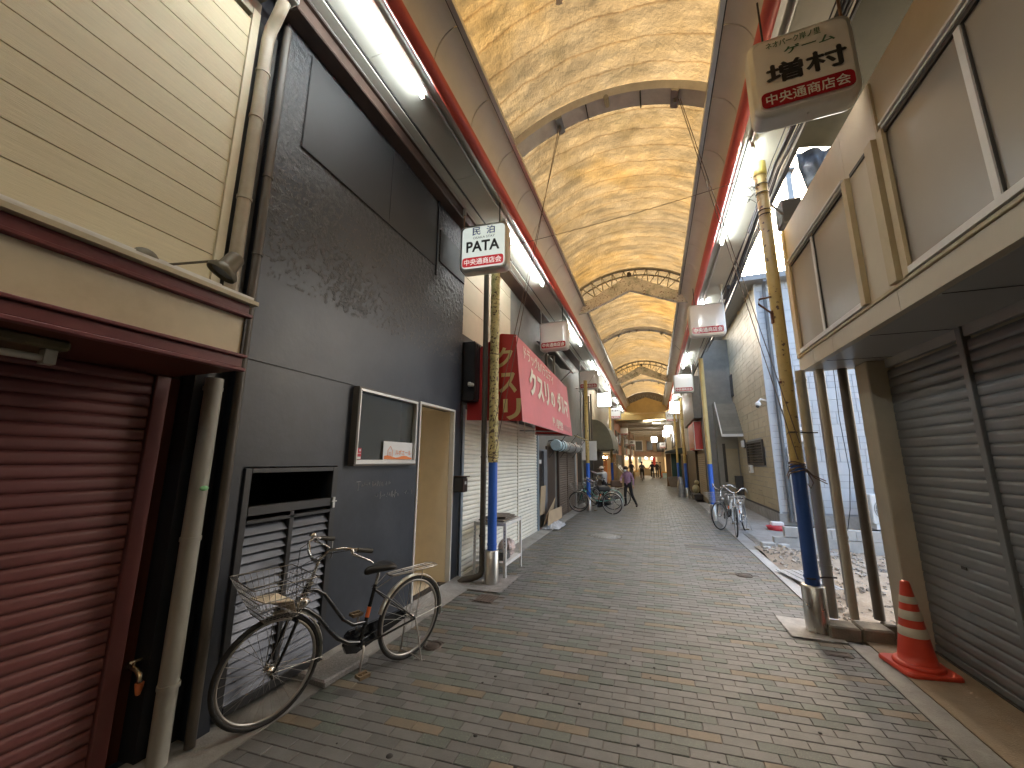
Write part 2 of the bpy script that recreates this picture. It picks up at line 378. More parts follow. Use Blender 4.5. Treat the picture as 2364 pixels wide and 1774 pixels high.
# low block wall at the back of the lot
t = thing('block_wall', 'low pale concrete block wall across the vacant lot', 'wall', (3.2, 10.0, 0))
blk = mat('lot_block', (.40, .40, .39), .85, var=.2, vs_=4, stain=.35, stcol=(.25, .24, .22), rnd=.08, bump=.4, bs=60)
for i in range(15):
    x = 2.25 + i * .402; ubox('block', x, x + .395, 9.95 + .02 * (i % 2), 10.11, -.06, .17 + .01 * (i % 3), blk, t)
    if i: ubox('block', x - .2, x + .195, 9.96, 10.10, .185, .37 + .006 * (i % 2), blk, t)
for i, (x, y, z, s_) in enumerate(((2.05, 9.6, .02, .16), (2.28, 9.45, .03, .12), (1.95, 9.25, .0, .1))):
    tag(MB().obox((x, y, z + .05), (s_ * 1.5, s_, .1), rot('Z', .5 * i)).build('broken_block', blk, bevel=.012), ['broken concrete lump by the end of the block wall', 'broken concrete piece lying before the block wall end', 'small concrete chunk at the edge of the drain'][i], 'rubble')
# ------------------------------------------------------------------ arcade canopy
cream = mat('cream_panel', (.84, .79, .69), .5, var=.06, vs_=2, stain=.12, stcol=(.36, .30, .2), stscale=1.5)
soffm = mat('soffit_board', (.47, .455, .39), .55, var=.07, vs_=2, stain=.15, stcol=(.33, .29, .2), stscale=1.2)
redm = mat('red_pipe', (.70, .10, .065), .38, var=.12, vs_=3, stain=.2, stcol=(.22, .03, .02), stscale=2)
alum = mat('aluminium', (.55, .54, .50), .38, .8, var=.1)
darkm = mat('dark_seal', (.05, .045, .04), .6)
brownb = mat('brown_beam', (.075, .045, .032), .6, var=.25, vs_=4, stain=.3, stcol=(.03, .025, .02))
steelp = mat('peeling_beam', (.80, .78, .72), .7, var=.2, vs_=5, stain=.9, stcol=(.055, .13, .06), stscale=3.2, speck=(24, .60, (.17, .07, .045)))
galv = mat('galv_steel', (.32, .31, .29), .42, .75, var=.2)
XC, ZCR, RV = -.34, 6.88, 2.52
def sheet_mat():
    ma = bpy.data.materials.new('roof_sheet'); ma.use_nodes = True; nt = ma.node_tree; N = nt.nodes; Lk = nt.links
    for n in list(N): N.remove(n)
    out = N.new('ShaderNodeOutputMaterial'); geo = N.new('ShaderNodeNewGeometry')
    def noise_(s, d=6, st=None):
        n = N.new('ShaderNodeTexNoise'); n.inputs['Scale'].default_value = s; n.inputs['Detail'].default_value = d; n.inputs['Roughness'].default_value = .68
        if st:
            mp = N.new('ShaderNodeMapping'); mp.inputs['Scale'].default_value = st; Lk.new(geo.outputs['Position'], mp.inputs['Vector']); Lk.new(mp.outputs[0], n.inputs['Vector'])
        else: Lk.new(geo.outputs['Position'], n.inputs['Vector'])
        return n.outputs[0]
    def ramp(src, stops):
        r_ = N.new('ShaderNodeValToRGB'); e = r_.color_ramp.elements
        for i, (p, c) in enumerate(stops):
            if i < 2: e[i].position = p; e[i].color = (*c, 1)
            else: q = e.new(p); q.color = (*c, 1)
        Lk.new(src, r_.inputs[0]); return r_.outputs[0]
    c1 = ramp(noise_(2.2, 9), [(.25, (.078, .057, .031)), (.5, (.128, .096, .054)), (.75, (.18, .14, .084))])
    c2 = ramp(noise_(.33, 4), [(.35, (.85, .82, .76)), (.5, (1.0, .92, .76)), (.66, (1.25, 1.0, .56))])
    d1 = ramp(noise_(2.4, 10, (1, .6, 1)), [(.54, (1, 1, 1)), (.66, (.80, .80, .75)), (.82, (.58, .60, .57))])
    # darker seams where dust gathers along the cross battens
    sx = N.new('ShaderNodeSeparateXYZ'); Lk.new(geo.outputs['Position'], sx.inputs[0])
    wob = N.new('ShaderNodeMath'); wob.operation = 'MULTIPLY_ADD'; wob.inputs[1].default_value = .10; Lk.new(noise_(2.5, 3), wob.inputs[0]); Lk.new(sx.outputs[1], wob.inputs[2])
    dv = N.new('ShaderNodeMath'); dv.operation = 'DIVIDE'; dv.inputs[1].default_value = .36; Lk.new(wob.outputs[0], dv.inputs[0])
    fr = N.new('ShaderNodeMath'); fr.operation = 'FRACT'; Lk.new(dv.outputs[0], fr.inputs[0])
    sm = ramp(fr.outputs[0], [(.0, (.60, .50, .42)), (.03, (.86, .80, .72)), (.08, (1, 1, 1)), (.96, (1, 1, 1)), (1.0, (.60, .50, .42))])
    def mul(a, b):
        m_ = N.new('ShaderNodeMix'); m_.data_type = 'RGBA'; m_.blend_type = 'MULTIPLY'; m_.inputs['Factor'].default_value = 1; Lk.new(a, m_.inputs['A']); Lk.new(b, m_.inputs['B']); return m_.outputs['Result']
    c = mul(mul(mul(c1, c2), d1), sm)
    tr = N.new('ShaderNodeBsdfTranslucent'); Lk.new(c, tr.inputs[0])
    df = N.new('ShaderNodeBsdfPrincipled'); df.inputs['Roughness'].default_value = .45; Lk.new(c, df.inputs['Base Color'])
    mx = N.new('ShaderNodeMixShader'); mx.inputs[0].default_value = .42; Lk.new(tr.outputs[0], mx.inputs[1]); Lk.new(df.outputs[0], mx.inputs[2]); Lk.new(mx.outputs[0], out.inputs[0])
    bp = N.new('ShaderNodeBump'); bp.inputs['Strength'].default_value = .8; bp.inputs['Distance'].default_value = .03
    Lk.new(noise_(8, 7), bp.inputs['Height']); Lk.new(bp.outputs[0], df.inputs['Normal']); Lk.new(bp.outputs[0], tr.inputs['Normal'])
    MATS['roof_sheet'] = ma; return ma
roofm = sheet_mat()
can = thing('arcade_canopy', 'long arcade roof of yellow translucent sheeting between cream coves over the street', 'arcade roof', (XC, 12, 5.5))
YB0, YB1 = -12.0, 31.6
bays = [YB0, -5.6, -.3, 5.05, 10.5, 15.75, 21.2, 26.4, YB1]
for a, b in zip(bays, bays[1:]):
    def f(u, v):
        y = a + (b - a) * v; an = (u - .5) * R(112)
        ph = (y / .36 + .28 * mnoise.noise(V((2.5 * an, y * .6, 5)))) % 1.0
        sag = .011 * (1 - abs(2 * ph - 1) ** .6) - .005
        w = .020 * mnoise.fractal(V((an * 3.2, y * 1.4, 1)), .9, 2.1, 3) + .007 * mnoise.noise(V((an * 14, y * 6, 2))) + .005 * abs(mnoise.noise(V((an * 22 + y * 3, y * 9, 7))))
        rr = RV + sag * 1.0 + w - .05 * math.sin(math.pi * v) * 0
        return (XC + rr * math.sin(an), y, ZCR - RV + rr * math.cos(an))
    MB().grid(f, 46, max(10, int((b - a) / .045))).build('roof_sheet', roofm, can)
# patches glued under the sheet
pt = bpy.data.materials.new('patch_tape'); pt.use_nodes = True; n_ = pt.node_tree.nodes; tb = n_.new('ShaderNodeBsdfTranslucent'); tb.inputs[0].default_value = (.72, .70, .72, 1)
mxp = n_.new('ShaderNodeMixShader'); mxp.inputs[0].default_value = .4; n_['Principled BSDF'].inputs['Base Color'].default_value = (.80, .78, .80, 1)
pt.node_tree.links.new(tb.outputs[0], mxp.inputs[1]); pt.node_tree.links.new(n_['Principled BSDF'].outputs[0], mxp.inputs[2]); pt.node_tree.links.new(mxp.outputs[0], n_['Material Output'].inputs[0])
for an, y, w, h in [(-.03, 3.15, .17, .15), (.10, 3.05, .12, .17), (-.15, 3.55, .07, .09)]:
    rr = RV - .03; c = V((XC + rr * math.sin(an), y, ZCR - RV + rr * math.cos(an)))
    MB().obox(c, (w, h, .004), Matrix.Rotation(an, 3, 'Y') @ rot('Z', .2)).build('patch', pt, can)
# ribs wrapped in sheet, and the bracket clamps
def arc(r, a0, a1, n, y): return [V((XC + r * math.sin(a), y, ZCR - RV + r * math.cos(a))) for a in [a0 + (a1 - a0) * i / n for i in range(n + 1)]]
ribm = mat('grey_wrap', (.78, .76, .73), .55, var=.15, vs_=6, stain=.1)
for y in (-5.6, 5.05, 15.75, 26.4):
    p0 = arc(RV - .02, -R(53), R(53), 30, y - .17); p1 = arc(RV - .11, -R(53), R(53), 30, y - .13); p2 = arc(RV - .11, -R(53), R(53), 30, y + .13); p3 = arc(RV - .02, -R(53), R(53), 30, y + .19)
    b_ = MB()
    for q0, q1 in ((p0, p1), (p1, p2), (p2, p3)): b_.add(q0 + q1, [(i, i + 1, 32 + i, 31 + i) for i in range(30)], 0, True)
    b_.build('rib', ribm, can)
    for an in (-R(17), R(22)):
        c = V((XC + (RV - .14) * math.sin(an), y, ZCR - RV + (RV - .14) * math.cos(an))); b_ = MB()
        b_.obox(c, (.10, .29, .03), Matrix.Rotation(an, 3, 'Y')); b_.obox(c - V((0, 0, .04)), (.03, .05, .08)); b_.build('clamp', galv, can)
    for an in (-R(7), R(11)):
        c0 = V((XC + (RV - .135) * math.sin(an), y, ZCR - RV + (RV - .135) * math.cos(an))); MB().obox(c0, (.016, .28, .02), Matrix.Rotation(an, 3, 'Y')).build('strap', darkm, can)
    c = V((XC, y - .1, ZCR - .18)); MB().tube([c + V((0, .1, .06)), c - V((0, .12, .02))], .035, 12).build('pipe_stub', galv, can)
# lattice trusses with the painted chevron tie below
for y in (-.3, 10.5, 21.2, 31.45):
    MB().tube(arc(RV - .06, -R(50), R(50), 28, y), .04, 8).build('arch_chord', galv, can)
    MB().tube(arc(RV - .24, -R(50), R(50), 28, y), .022, 8).build('arch_chord', galv, can)
    b_ = MB(); n = 13
    for i in range(n):
        a0, a1 = [-R(46) + R(92) * q / n for q in (i, i + 1)]
        pa = arc(RV - .07, a0, a1, 2, y); pb = arc(RV - (.62 if abs(i - 6) < 5 else .3), a0, a1, 2, y - .22)
        b_.tube([pa[0], pb[1]], .013, 6).tube([pb[1], pa[2]], .013, 6)
    b_.build('web_bars', galv, can)
    yv = y - .28
    if y < 31:
        hw = 1.36
        top = [(-hw, 5.58), (-hw + .18, 5.93), (-hw + .30, 5.96), (-.10, 6.47), (.10, 6.47), (hw - .30, 5.96), (hw - .18, 5.93), (hw, 5.58), (hw - .26, 5.62), (0, 6.08), (-hw + .26, 5.62)]
        b_ = MB(); b_.prism([(XC + x, yv - .02, z) for x, z in top], (0, .04, 0)); b_.build('chevron_tie', steelp, can)
        b_ = MB()
        for sg in (-1, 1): b_.obox((XC + sg * .56, yv, 5.865), (1.22, .13, .018), Matrix.Rotation(sg * math.atan2(.46, 1.1), 3, 'Y'))
        b_.build('tie_flange', steelp, can)
        MB().ball((XC, yv + .05, 6.56), (.06, .1, .08)).build('junction_box', darkm, can)
    else: # gable of vertical corrugated sheet
        gm = mat('gable_sheet', (.55, .38, .13), .55, var=.12, vs_=2, stain=.25, stcol=(.3, .2, .08)); b_ = MB()
        for k in range(44):
            x = XC - 1.5 + k * .07; z1 = 6.42 - abs(x + .03 - XC) * .38
            b_.box(x, x + .04, yv, yv + .03, 5.35, z1).box(x + .04, x + .07, yv + .012, yv + .03, 5.35, z1)
        b_.build('gable', gm, can)
        pl = [(XC + (RV - .02) * math.sin(a), yv + .2, ZCR - RV + (RV - .02) * math.cos(a)) for a in [-R(54) + R(108) * q / 24 for q in range(25)]]
        MB().prism([(XC - 2.0, yv + .2, 5.3)] + pl + [(XC + 2.0, yv + .2, 5.3)], (0, .02, 0)).build('gable_back', mat('gable_grey', (.16, .14, .115), .6, var=.2), can)
        b_ = MB()
        for k in range(62): x = XC - 2.15 + k * .07; b_.box(x, x + .04, yv - .1, yv - .07, 4.72, 5.2).box(x + .04, x + .07, yv - .088, yv - .07, 4.72, 5.2)
        b_.build('apron_sheet', gm, can); MB().box(XC - 1.6, XC + 1.6, yv - .12, yv - .02, 5.22, 5.36).build('gable_beam', gm, can)
# coves, pipes, soffits
prof = []
for k in range(9):
    t_ = R(90) * k / 8; prof.append((1.2 + .25 * math.cos(t_), 5.5 + .33 * math.sin(t_)))
cove = {}
for sg in (-1, 1):
    b_ = MB(); w = .835 - .013
    b_.grid(lambda u, v: (sg * (prof[round(u * 8)][0]), w * v, prof[round(u * 8)][1] - 5.5), 8, 1)
    b_.grid(lambda u, v: (sg * (prof[round(u * 8)][0] + .012), w * v, prof[round(u * 8)][1] - 5.49), 8, 1)
    for v in (0, 1): b_.add([(sg * (p[0]), w * v, p[1] - 5.5) for p in prof] + [(sg * (p[0] + .012), w * v, p[1] - 5.49) for p in prof], [(i, i + 1, i + 10, i + 9) for i in range(8)])
    cove[sg] = b_.mesh('cove_panel'); cove[sg].materials.append(cream)
for k in range(-17, 35):
    y = 2.76 + .835 * k
    for sg in (-1, 1): link('cove_panel', cove[sg], (), can, (XC, y, 5.5))
for sg in (-1, 1):
    X = lambda d: XC + sg * d
    def bx_(nm, d0, d1, z0, z1, ma, y0=YB0, y1=YB1):
        return MB().box(min(X(d0), X(d1)), max(X(d0), X(d1)), y0, y1, z0, z1).build(nm, ma, can)
    bx_('cove_backing', 1.262, 1.50, 5.845, 5.87, darkm); bx_('cove_backing', 1.475, 1.50, 5.56, 5.843, darkm)
    bx_('edge_trim', 1.150, 1.198, 5.80, 5.86, alum); bx_('edge_seal', 1.2, 1.212, 5.815, 5.842, darkm)
    MB().tube([(X(1.49), YB0, 5.462), (X(1.49), YB1, 5.462)], .066, 20).build('red_pipe', redm, can)
    y0 = YB0
    k = 0
    while y0 < YB1:
        y1 = min(y0 + 1.82, YB1); bx_('soffit_board', 1.60, 2.07, 5.565, 5.58, soffm, y0 + .003, y1 - .003); y0 = y1
    bx_('lamp_rail', 1.565, 1.598, 5.49, 5.575, alum); bx_('lamp_rail', 1.605, 1.635, 5.535, 5.563, alum)
    MB().tube([(X(1.70), YB0, 5.535), (X(1.70), YB1, 5.535)], .017, 10).build('conduit', alum, can)
    bx_('soffit_trim', 2.073, 2.088, 5.55, 5.585, darkm); bx_('soffit_trim', 2.09, 2.19, 5.535, 5.56, soffm); bx_('soffit_trim', 2.192, 2.205, 5.52, 5.56, alum)
    bx_('eaves_deck', 1.5, 2.3, 5.60, 5.63, darkm); bx_('side_sun_block', 2.12, 2.14, 5.632, 6.1, darkm)  # side boards added, unseen, to stop sun slipping in under the vault edge
MB().box(-3.3, -2.548, YB0, YB1, 5.645, 5.70).build('eaves_sun_block', darkm, can); MB().box(-2.83, -2.56, 5.43, YB1, 5.50, 5.643).build('eaves_board', brownb, can)  # strip over the left eaves added to block sun between soffit and walls
# lamps
tubem = emit('tube_lit', (.90, .98, 1.0), TUBE); tubeoff = mat('tube_off', (.62, .60, .52), .25)
def lamp(x, y0, ln, lit, label):
    t = thing('fluorescent_lamp', label, 'lamp', (x, y0, 5.52), 0, 'fluorescent lamps under the arcade soffits')
    MB().box(x - .04, x + .04, y0 - .06, y0 + ln + .06, 5.533, 5.562).build('housing', soffm, t)
    MB().tube([(x, y0, 5.495), (x, y0 + ln, 5.495)], .0165, 12).build('tube', tubem if lit else tubeoff, t)
    for y in (y0 - .03, y0 + ln + .0): MB().box(x - .02, x + .02, y, y + .03, 5.47, 5.532).build('end_cap', soffm, t)
LL = ['maroon shutter far behind the fascia lamp', 'maroon shutter of the cream house', 'black plaster house', 'red awning', 'rolled blue awning', 'second pole with bicycles', 'glowing sign by the green grey awning', 'curtained shop', 'corrugated gable on the curtained shop side']
for i, y0 in enumerate([-8.9, -4.1, .68, 5.58, 10.5, 15.3, 20.1, 24.9, 28.9]): lamp(-2.1, y0, 2.36, True, 'lit fluorescent tube above the ' + LL[i])
LL = ['long grey shutter', '', 'vacant lot corner and yellow pole', 'block wall of the vacant lot', 'porch of the brick house', 'red box sign', 'glowing sign past the red box', 'dark green shop awning']
for i, y0 in enumerate([-4.6, .15, 4.95, 10.0, 15.1, 20.0, 24.8, 28.8]): lamp(1.36, y0, 2.36, i != 1, 'unlit fluorescent tube beside the game shop sign' if i == 1 else 'lit fluorescent tube above the ' + LL[i])
# guy wires from the ribs to the poles, and a wire across the street
wirem = mat('rusty_wire', (.17, .12, .085), .6, .5)
for nm, a, b, lab in [('guy_wire', (-1.06, 5.03, 6.56), (-2.2, 5.5, 1.78), 'thin rusty guy wire from the roof rib to the moss stained pole'), ('guy_wire', (-1.03, 5.03, 6.56), (-2.19, 5.47, 2.3), 'second rusty guy wire beside the moss stained pole'),
                      ('guy_wire', (.60, 5.03, 6.52), (1.47, 5.14, 1.72), 'thin rusty guy wire from the roof rib to the yellow pole'), ('guy_wire', (.62, 5.03, 6.52), (1.50, 5.13, 1.9), 'second rusty guy wire beside the yellow pole'),
                      ('guy_wire', (-1.05, 15.73, 6.56), (-2.2, 14.5, 4.4), 'far guy wire from the second rib to the pole by parked bicycles'), ('guy_wire', (.6, 15.73, 6.52), (1.55, 13.6, 4.6), 'far guy wire from the second rib to the pole by the brick house')]:
    tag(MB().tube([a, b], .005, 6).build(nm, wirem), lab, 'wire')
tag(MB().tube(catenary((-2.15, 5.4, 5.02), (1.42, 5.18, 5.24), .05), .0045, 6).build('cross_wire', wirem), 'thin wire strung across the street below the vault', 'wire')
cab = mat('black_cable', (.02, .02, .022), .45)
t = thing('cable_bundle', 'bundle of black cables slung along the eaves on the vacant lot side', 'cable', (1.75, 6, 5.3))
for i, (dx, dz, r_, sg) in enumerate(((0, 0, .02, .06), (.03, .03, .012, .1), (.06, -.02, .016, .12), (.02, -.06, .008, .16), (.08, .04, .008, .05), (-.03, .06, .007, .03))):
    MB().tube(catenary((1.68 + dx, 1.0, 5.42 + dz), (1.64 + dx, 5.2, 5.34 + dz), sg) + catenary((1.64 + dx, 5.2, 5.34 + dz), (1.7 + dx, 13.4, 5.12 + dz), sg + .05)[1:], r_, 7).build('cable', cab, t)
MB().tube([(1.66, 5.9, 5.36), (1.68, 6.7, 5.31)], [.05, .05], 10).build('splice_closure', cab, t)
MB().tube([(1.64, 8.6, 5.2), (1.66, 9.1, 5.18)], [.045, .06], 10).build('splice_closure', cab, t)
# ------------------------------------------------------------------ left side
white = mat('white_paint', (.72, .71, .68), .45, var=.06)
maroon = mat('maroon_paint', (.20, .06, .065), .42, var=.15, vs_=5, stain=.3, stcol=(.24, .12, .10), stscale=7)
maroon2 = mat('maroon_shutter', (.185, .063, .062), .38, var=.12, vs_=4, stain=.25, stcol=(.26, .14, .12), stscale=3, rnd=.05)
rustred = mat('red_oxide', (.125, .035, .02), .6, var=.25, stain=.4, stcol=(.05, .02, .015), stscale=3)
siding = mat('cream_siding', (.61, .535, .35), .5, var=.08, vs_=3, vstretch=(1, 1, 22), bump=.35, bs=14, stain=.12, stcol=(.42, .34, .2), stscale=.5, rnd=.03)
sidetrim = mat('cream_trim', (.58, .52, .37), .5, var=.08)
fasc = mat('fascia_cream', (.74, .65, .48), .5, var=.07, vs_=3, stain=.3, stcol=(.40, .29, .14), stscale=2.2, speck=(7, .70, (.27, .17, .07)))
greyp = mat('grey_pvc', (.34, .335, .30), .42, var=.15, vs_=6, stain=.3, stcol=(.14, .12, .09), stscale=3)
beigep = mat('beige_pvc', (.36, .31, .23), .42, var=.15, vs_=5, stain=.3, stcol=(.22, .16, .1), stscale=2)
brownp = mat('brown_pvc', (.085, .072, .058), .45, var=.2, vs_=5)
blackp = mat('black_paint', (.026, .027, .031), .42, var=.25, vs_=3)
black = mat('black_plaster', (.030, .037, .051), .40, var=.28, vs_=2.2, stain=.42, stcol=(.066, .075, .092), stscale=1.1, bump=.12, bs=18)
rough_black = mat('black_stipple', (.036, .039, .045), .45, var=.5, vs_=45, stain=.45, stcol=(.15, .15, .15), stscale=30, bump=1.0, bs=55)
slatm = {}
def slat_mesh(ma, w, pitch, depth, flat=0):
    """roller shutter slat: a shallow curl with a lip, long side along y, front towards +x"""
    key = (ma.name, round(w, 3), pitch)
    if key in slatm: return slatm[key]
    pr = [(0, 0), (depth * .9, pitch * .10), (depth, pitch * .35), (depth * .85, pitch * .62), (depth * .35, pitch * .86), (0, pitch * .90), (0, pitch * .985)]
    if flat: pr = [(0, 0), (depth, pitch * .05), (depth * 1.0, pitch * .30), (depth * .9, pitch * .60), (depth * .55, pitch * .90), (-.003, pitch * .93), (-.003, pitch * .985)]
    b_ = MB(); n = len(pr)
    vs_ = [(x, 0, z) for x, z in pr] + [(x, w, z) for x, z in pr]
    b_.add(vs_, [(i, i + 1, n + i + 1, n + i) for i in range(n - 1)], 0, True)
    b_.add([(-.012, 0, 0), (-.012, w, 0), (-.012, w, pitch * .985), (-.012, 0, pitch * .985)], [(0, 1, 2, 3)])
    me = b_.mesh('slat'); me.materials.append(ma); slatm[key] = me; return me
def shutter(par, x, y0, y1, z0, z1, pitch, depth, ma, face=1, name='roller_shutter', bottom=None, flat=0):
    s_ = bpy.data.objects.new(name, None); col.objects.link(s_); s_.parent = par; s_.location = V((x, y0, z0)) - wloc(par)
    me = slat_mesh(ma, y1 - y0, pitch, depth, flat); n = int((z1 - z0 - .06) / pitch)
    for i in range(n):
        o = link('slat', me, (), s_, (x, y0 if face > 0 else y1, z0 + .06 + i * pitch))
        if face < 0: o.rotation_euler.z = math.pi
    MB().box(x - .012 if face > 0 else x - depth - .006, x + depth + .006 if face > 0 else x + .012, y0, y1, z0, z0 + .055).build('bottom_bar', bottom or ma, s_, bevel=.004)
    return s_
# --- cream house with maroon shutter
h = thing('shop_house', 'cream sided house above a closed maroon roller shutter', 'house', (-3.2, 0, 0))
MB().box(-9, -2.83, -12, 1.70, 2.7, 5.6).box(-3.6, -3.0, -12, 1.735, 0, 2.7).build('wall', brownb, h)
z = 2.905; i = 0
while z < 5.1:
    z1 = min(z + .177, 5.16); ubox('siding_board', -2.822, -2.80, -12, 1.695, z, z1, siding, h); z += .185; i += 1
ubox('corner_trim', -2.83, -2.785, 1.697, 1.755, 2.87, 5.22, sidetrim, h)
ubox('base_flashing', -2.83, -2.78, -12, 1.77, 2.86, 2.90, white, h)
ubox('frieze_board', -2.83, -2.79, -12, 1.755, 5.165, 5.32, mat('frieze', (.34, .30, .22), .55, var=.15), h)
# projecting sign fascia
MB().box(-2.80, -2.36, -12, 1.655, 2.30, 2.62).build('fascia_core', fasc, h)
ubox('fascia_panel', -2.358, -2.352, -12, 1.655, 2.325, 2.56, fasc, h)
b_ = MB().box(-2.36, -2.335, -12, 1.67, 2.245, 2.305).box(-2.36, -2.315, -12, 1.685, 2.307, 2.325).box(-2.36, -2.315, -12, 1.685, 2.222, 2.243); b_.build('fascia_rail', maroon, h, bevel=.004)
b_ = MB().box(-2.36, -2.335, -12, 1.67, 2.585, 2.645).box(-2.36, -2.315, -12, 1.685, 2.562, 2.583); b_.build('fascia_rail', maroon, h, bevel=.004)
MB().box(-2.80, -2.30, -12, 1.70, 2.647, 2.672).build('fascia_cap', sidetrim, h); MB().box(-2.80, -2.33, -12, 1.685, 2.674, 2.70).build('fascia_flashing', white, h)
MB().box(-2.99, -2.362, -12, 1.66, 2.225, 2.298).build('fascia_underside', rustred, h)
MB().box(-2.80, -2.34, 1.657, 1.667, 2.31, 2.60).build('fascia_end', blackp, h)
shutter(h, -2.955, -11.9, 1.56, .0, 2.25, .0700, .011, maroon2, flat=1)
MB().box(-3.0, -2.925, 1.565, 1.645, 0, 2.222).build('shutter_jamb', maroon2, h, bevel=.004)
MB().box(-3.0, -2.99, 1.648, 1.735, 0, 2.222).build('side_panel', rustred, h)
# unlit lamp below the fascia
t = thing('batten_lamp', 'unlit olive batten lamp under the cream fascia above the maroon shutter', 'lamp', (-2.62, .3, 2.2))
MB().box(-2.70, -2.48, -.6, .98, 2.175, 2.222).build('housing', mat('olive_tin', (.15, .125, .065), .5, .3, var=.2), t, bevel=.01)
MB().tube([(-2.53, -.55, 2.135), (-2.53, .93, 2.135)], .016, 12).build('tube', tubeoff, t); MB().tube([(-2.64, -.55, 2.14), (-2.64, .8, 2.14)], .014, 12).build('tube', tubeoff, t)
MB().box(-2.555, -2.505, .91, .95, 2.11, 2.174).build('end_cap', tubeoff, t)
# gutter and eaves
t = thing('roof_gutter', 'grey eaves gutter at the roof edge of the cream sided house', 'gutter', (-2.6, 1, 5.3))
MB().box(-2.66, -2.50, -12, 1.86, 5.33, 5.43).build('trough', mat('gutter_grey', (.42, .43, .42), .4, var=.1), t, bevel=.012); MB().box(-2.80, -2.67, -12, 1.75, 5.34, 5.38).build('eaves_board', mat('eaves', (.2, .18, .13), .6), t)
# wall lamp on an arm
olive = mat('olive_lamp', (.10, .085, .055), .45, .3, var=.2)
t = thing('wall_lamp', 'olive metal spot lamp on a thin arm above the cream fascia', 'lamp', (-2.6, 1.5, 2.85))
MB().lathe([(.075, 0), (.066, .02), (.03, .034), (.001, .036)], (-2.80, 1.33, 2.865), 18, rot=rot('Y', R(90)), cap=False).build('wall_mount', olive, t)
MB().tube([(-2.78, 1.36, 2.85), (-2.70, 1.38, 2.84), (-2.56, 1.58, 2.945)], .008, 8).build('arm', olive, t)
M_ = Matrix.Rotation(R(-24), 3, 'X') @ Matrix.Rotation(R(14), 3, 'Y')
MB().lathe([(.088, -.02), (.092, .0), (.068, .03), (.056, .045), (.052, .13), (.034, .15), (.001, .152)], (-2.55, 1.615, 2.885), 22, rot=M_, cap=False).build('lamp_shade', olive, t)
MB().lathe([(.066, -.008), (.001, -.007)], (-2.55, 1.615, 2.89), 18, rot=M_, cap=False).build('bulb_face', darkm, t)
# drain pipes between the houses
def pipe(name, label, pts, r, ma, bands=(), seg=14, hook=None):
    t = thing(name, label, 'pipe', pts[0]); MB().tube(pts, r, seg).build('shaft', ma, t)
    for p, d in bands:
        q = V(p); MB().tube([q - V(d) * .012, q + V(d) * .012], r + .006, seg).build('band', ma, t)
    return t
pipe('drain_pipe', 'beige upper drain pipe with bent top beside the cream siding', [(-2.60, 1.80, 5.33), (-2.62, 1.80, 5.28), (-2.68, 1.81, 5.20), (-2.74, 1.82, 5.13), (-2.76, 1.82, 5.02), (-2.76, 1.82, 2.705)], .045, beigep, [((-2.76, 1.82, z_), (0, 0, 1)) for z_ in (4.72, 4.3, 3.6)])
pipe('drain_pipe', 'grey lower drain pipe standing beside the maroon shutter', [(-2.70, 1.765, 2.219), (-2.71, 1.765, .02)], .05, greyp, [((-2.705, 1.765, z_), (0, 0, 1)) for z_ in (2.15, 1.22, .42)])
MB().ball((-2.65, 1.765, 1.52), (.012, .028, .016)).build('sticker', mat('green_sticker', (.25, .6, .3), .5), bpy.data.objects['drain_pipe.001'])
pipe('drain_pipe', 'thin black drain pipe at the corner of the black plaster house', [(-2.70, 1.93, 5.25), (-2.70, 1.93, .02)], .03, brownp, [((-2.70, 1.93, z_), (0, 0, 1)) for z_ in (3.85, 3.2)])
pipe('drain_pipe', 'black pipe in the dark gap below the cream fascia', [(-2.80, 1.84, 2.22), (-2.80, 1.84, .0)], .04, blackp)
t = thing('cover_strip', 'dark ribbed metal cover closing the gap between two houses', 'cover strip', (-2.83, 1.86, 0))
for i in range(5): ubox('ridge', -2.845 + .008 * (i % 2), -2.815 + .012 * (i % 2), 1.775 + i * .034, 1.806 + i * .034, 2.71, 5.2, mat('dark_metal', (.10, .10, .095), .45, .5, var=.2), t)
MB().box(-3.2, -2.86, 1.742, 1.96, 0, 5.6).build('backing', blackp, t)
# tap
t = thing('water_tap', 'small brass tap with orange hose nozzle by the grey drain pipe', 'tap', (-2.9, 1.66, .42)); br = mat('brass', (.55, .45, .3), .25, .9)
MB().tube([(-2.985, 1.70, .50), (-2.90, 1.70, .50), (-2.86, 1.70, .48), (-2.85, 1.70, .44)], .013, 10).build('spout', br, t); MB().tube([(-2.92, 1.67, .54), (-2.92, 1.73, .54)], .009, 8).tube([(-2.92, 1.70, .50), (-2.92, 1.70, .54)], .008, 8).build('handle', br, t)
MB().lathe([(.022, 0), (.02, -.02), (.012, -.06), (.01, -.062)], (-2.85, 1.70, .44), 12).build('nozzle', mat('orange_plastic', (.7, .2, .07), .4), t)

# --- black plaster house
gw0 = mat('rear_grey', (.15, .14, .13), .8)
W = -2.75
h = thing('plaster_house', 'black plaster house with a louvred hatch and an open white framed doorway', 'house', (-3.2, 3.6, 0))
b_ = MB()
for y0, y1, z0, z1 in [(1.965, 5.42, 2.422, 4.1), (1.965, 2.08, 0, 2.41), (2.08, 2.98, 1.645, 2.41), (2.98, 3.12, 0, 2.41), (3.12, 4.15, 0, 1.655), (4.15, 4.325, 0, 2.41), (5.225, 5.42, 0, 2.41), (3.12, 4.15, 2.395, 2.41), (4.325, 5.225, 2.405, 2.41), (4.325, 5.225, 0, .05)]:
    b_.box(W - .16, W, y0, y1, z0, z1)
b_.build('wall', black, h)
MB().box(W - .16, W - .012, 1.965, 5.42, 2.41, 2.422).build('wall_groove', blackp, h)
MB().box(W - .16, W - .004, 1.965, 5.42, 4.1, 5.62).build('upper_wall', rough_black, h)
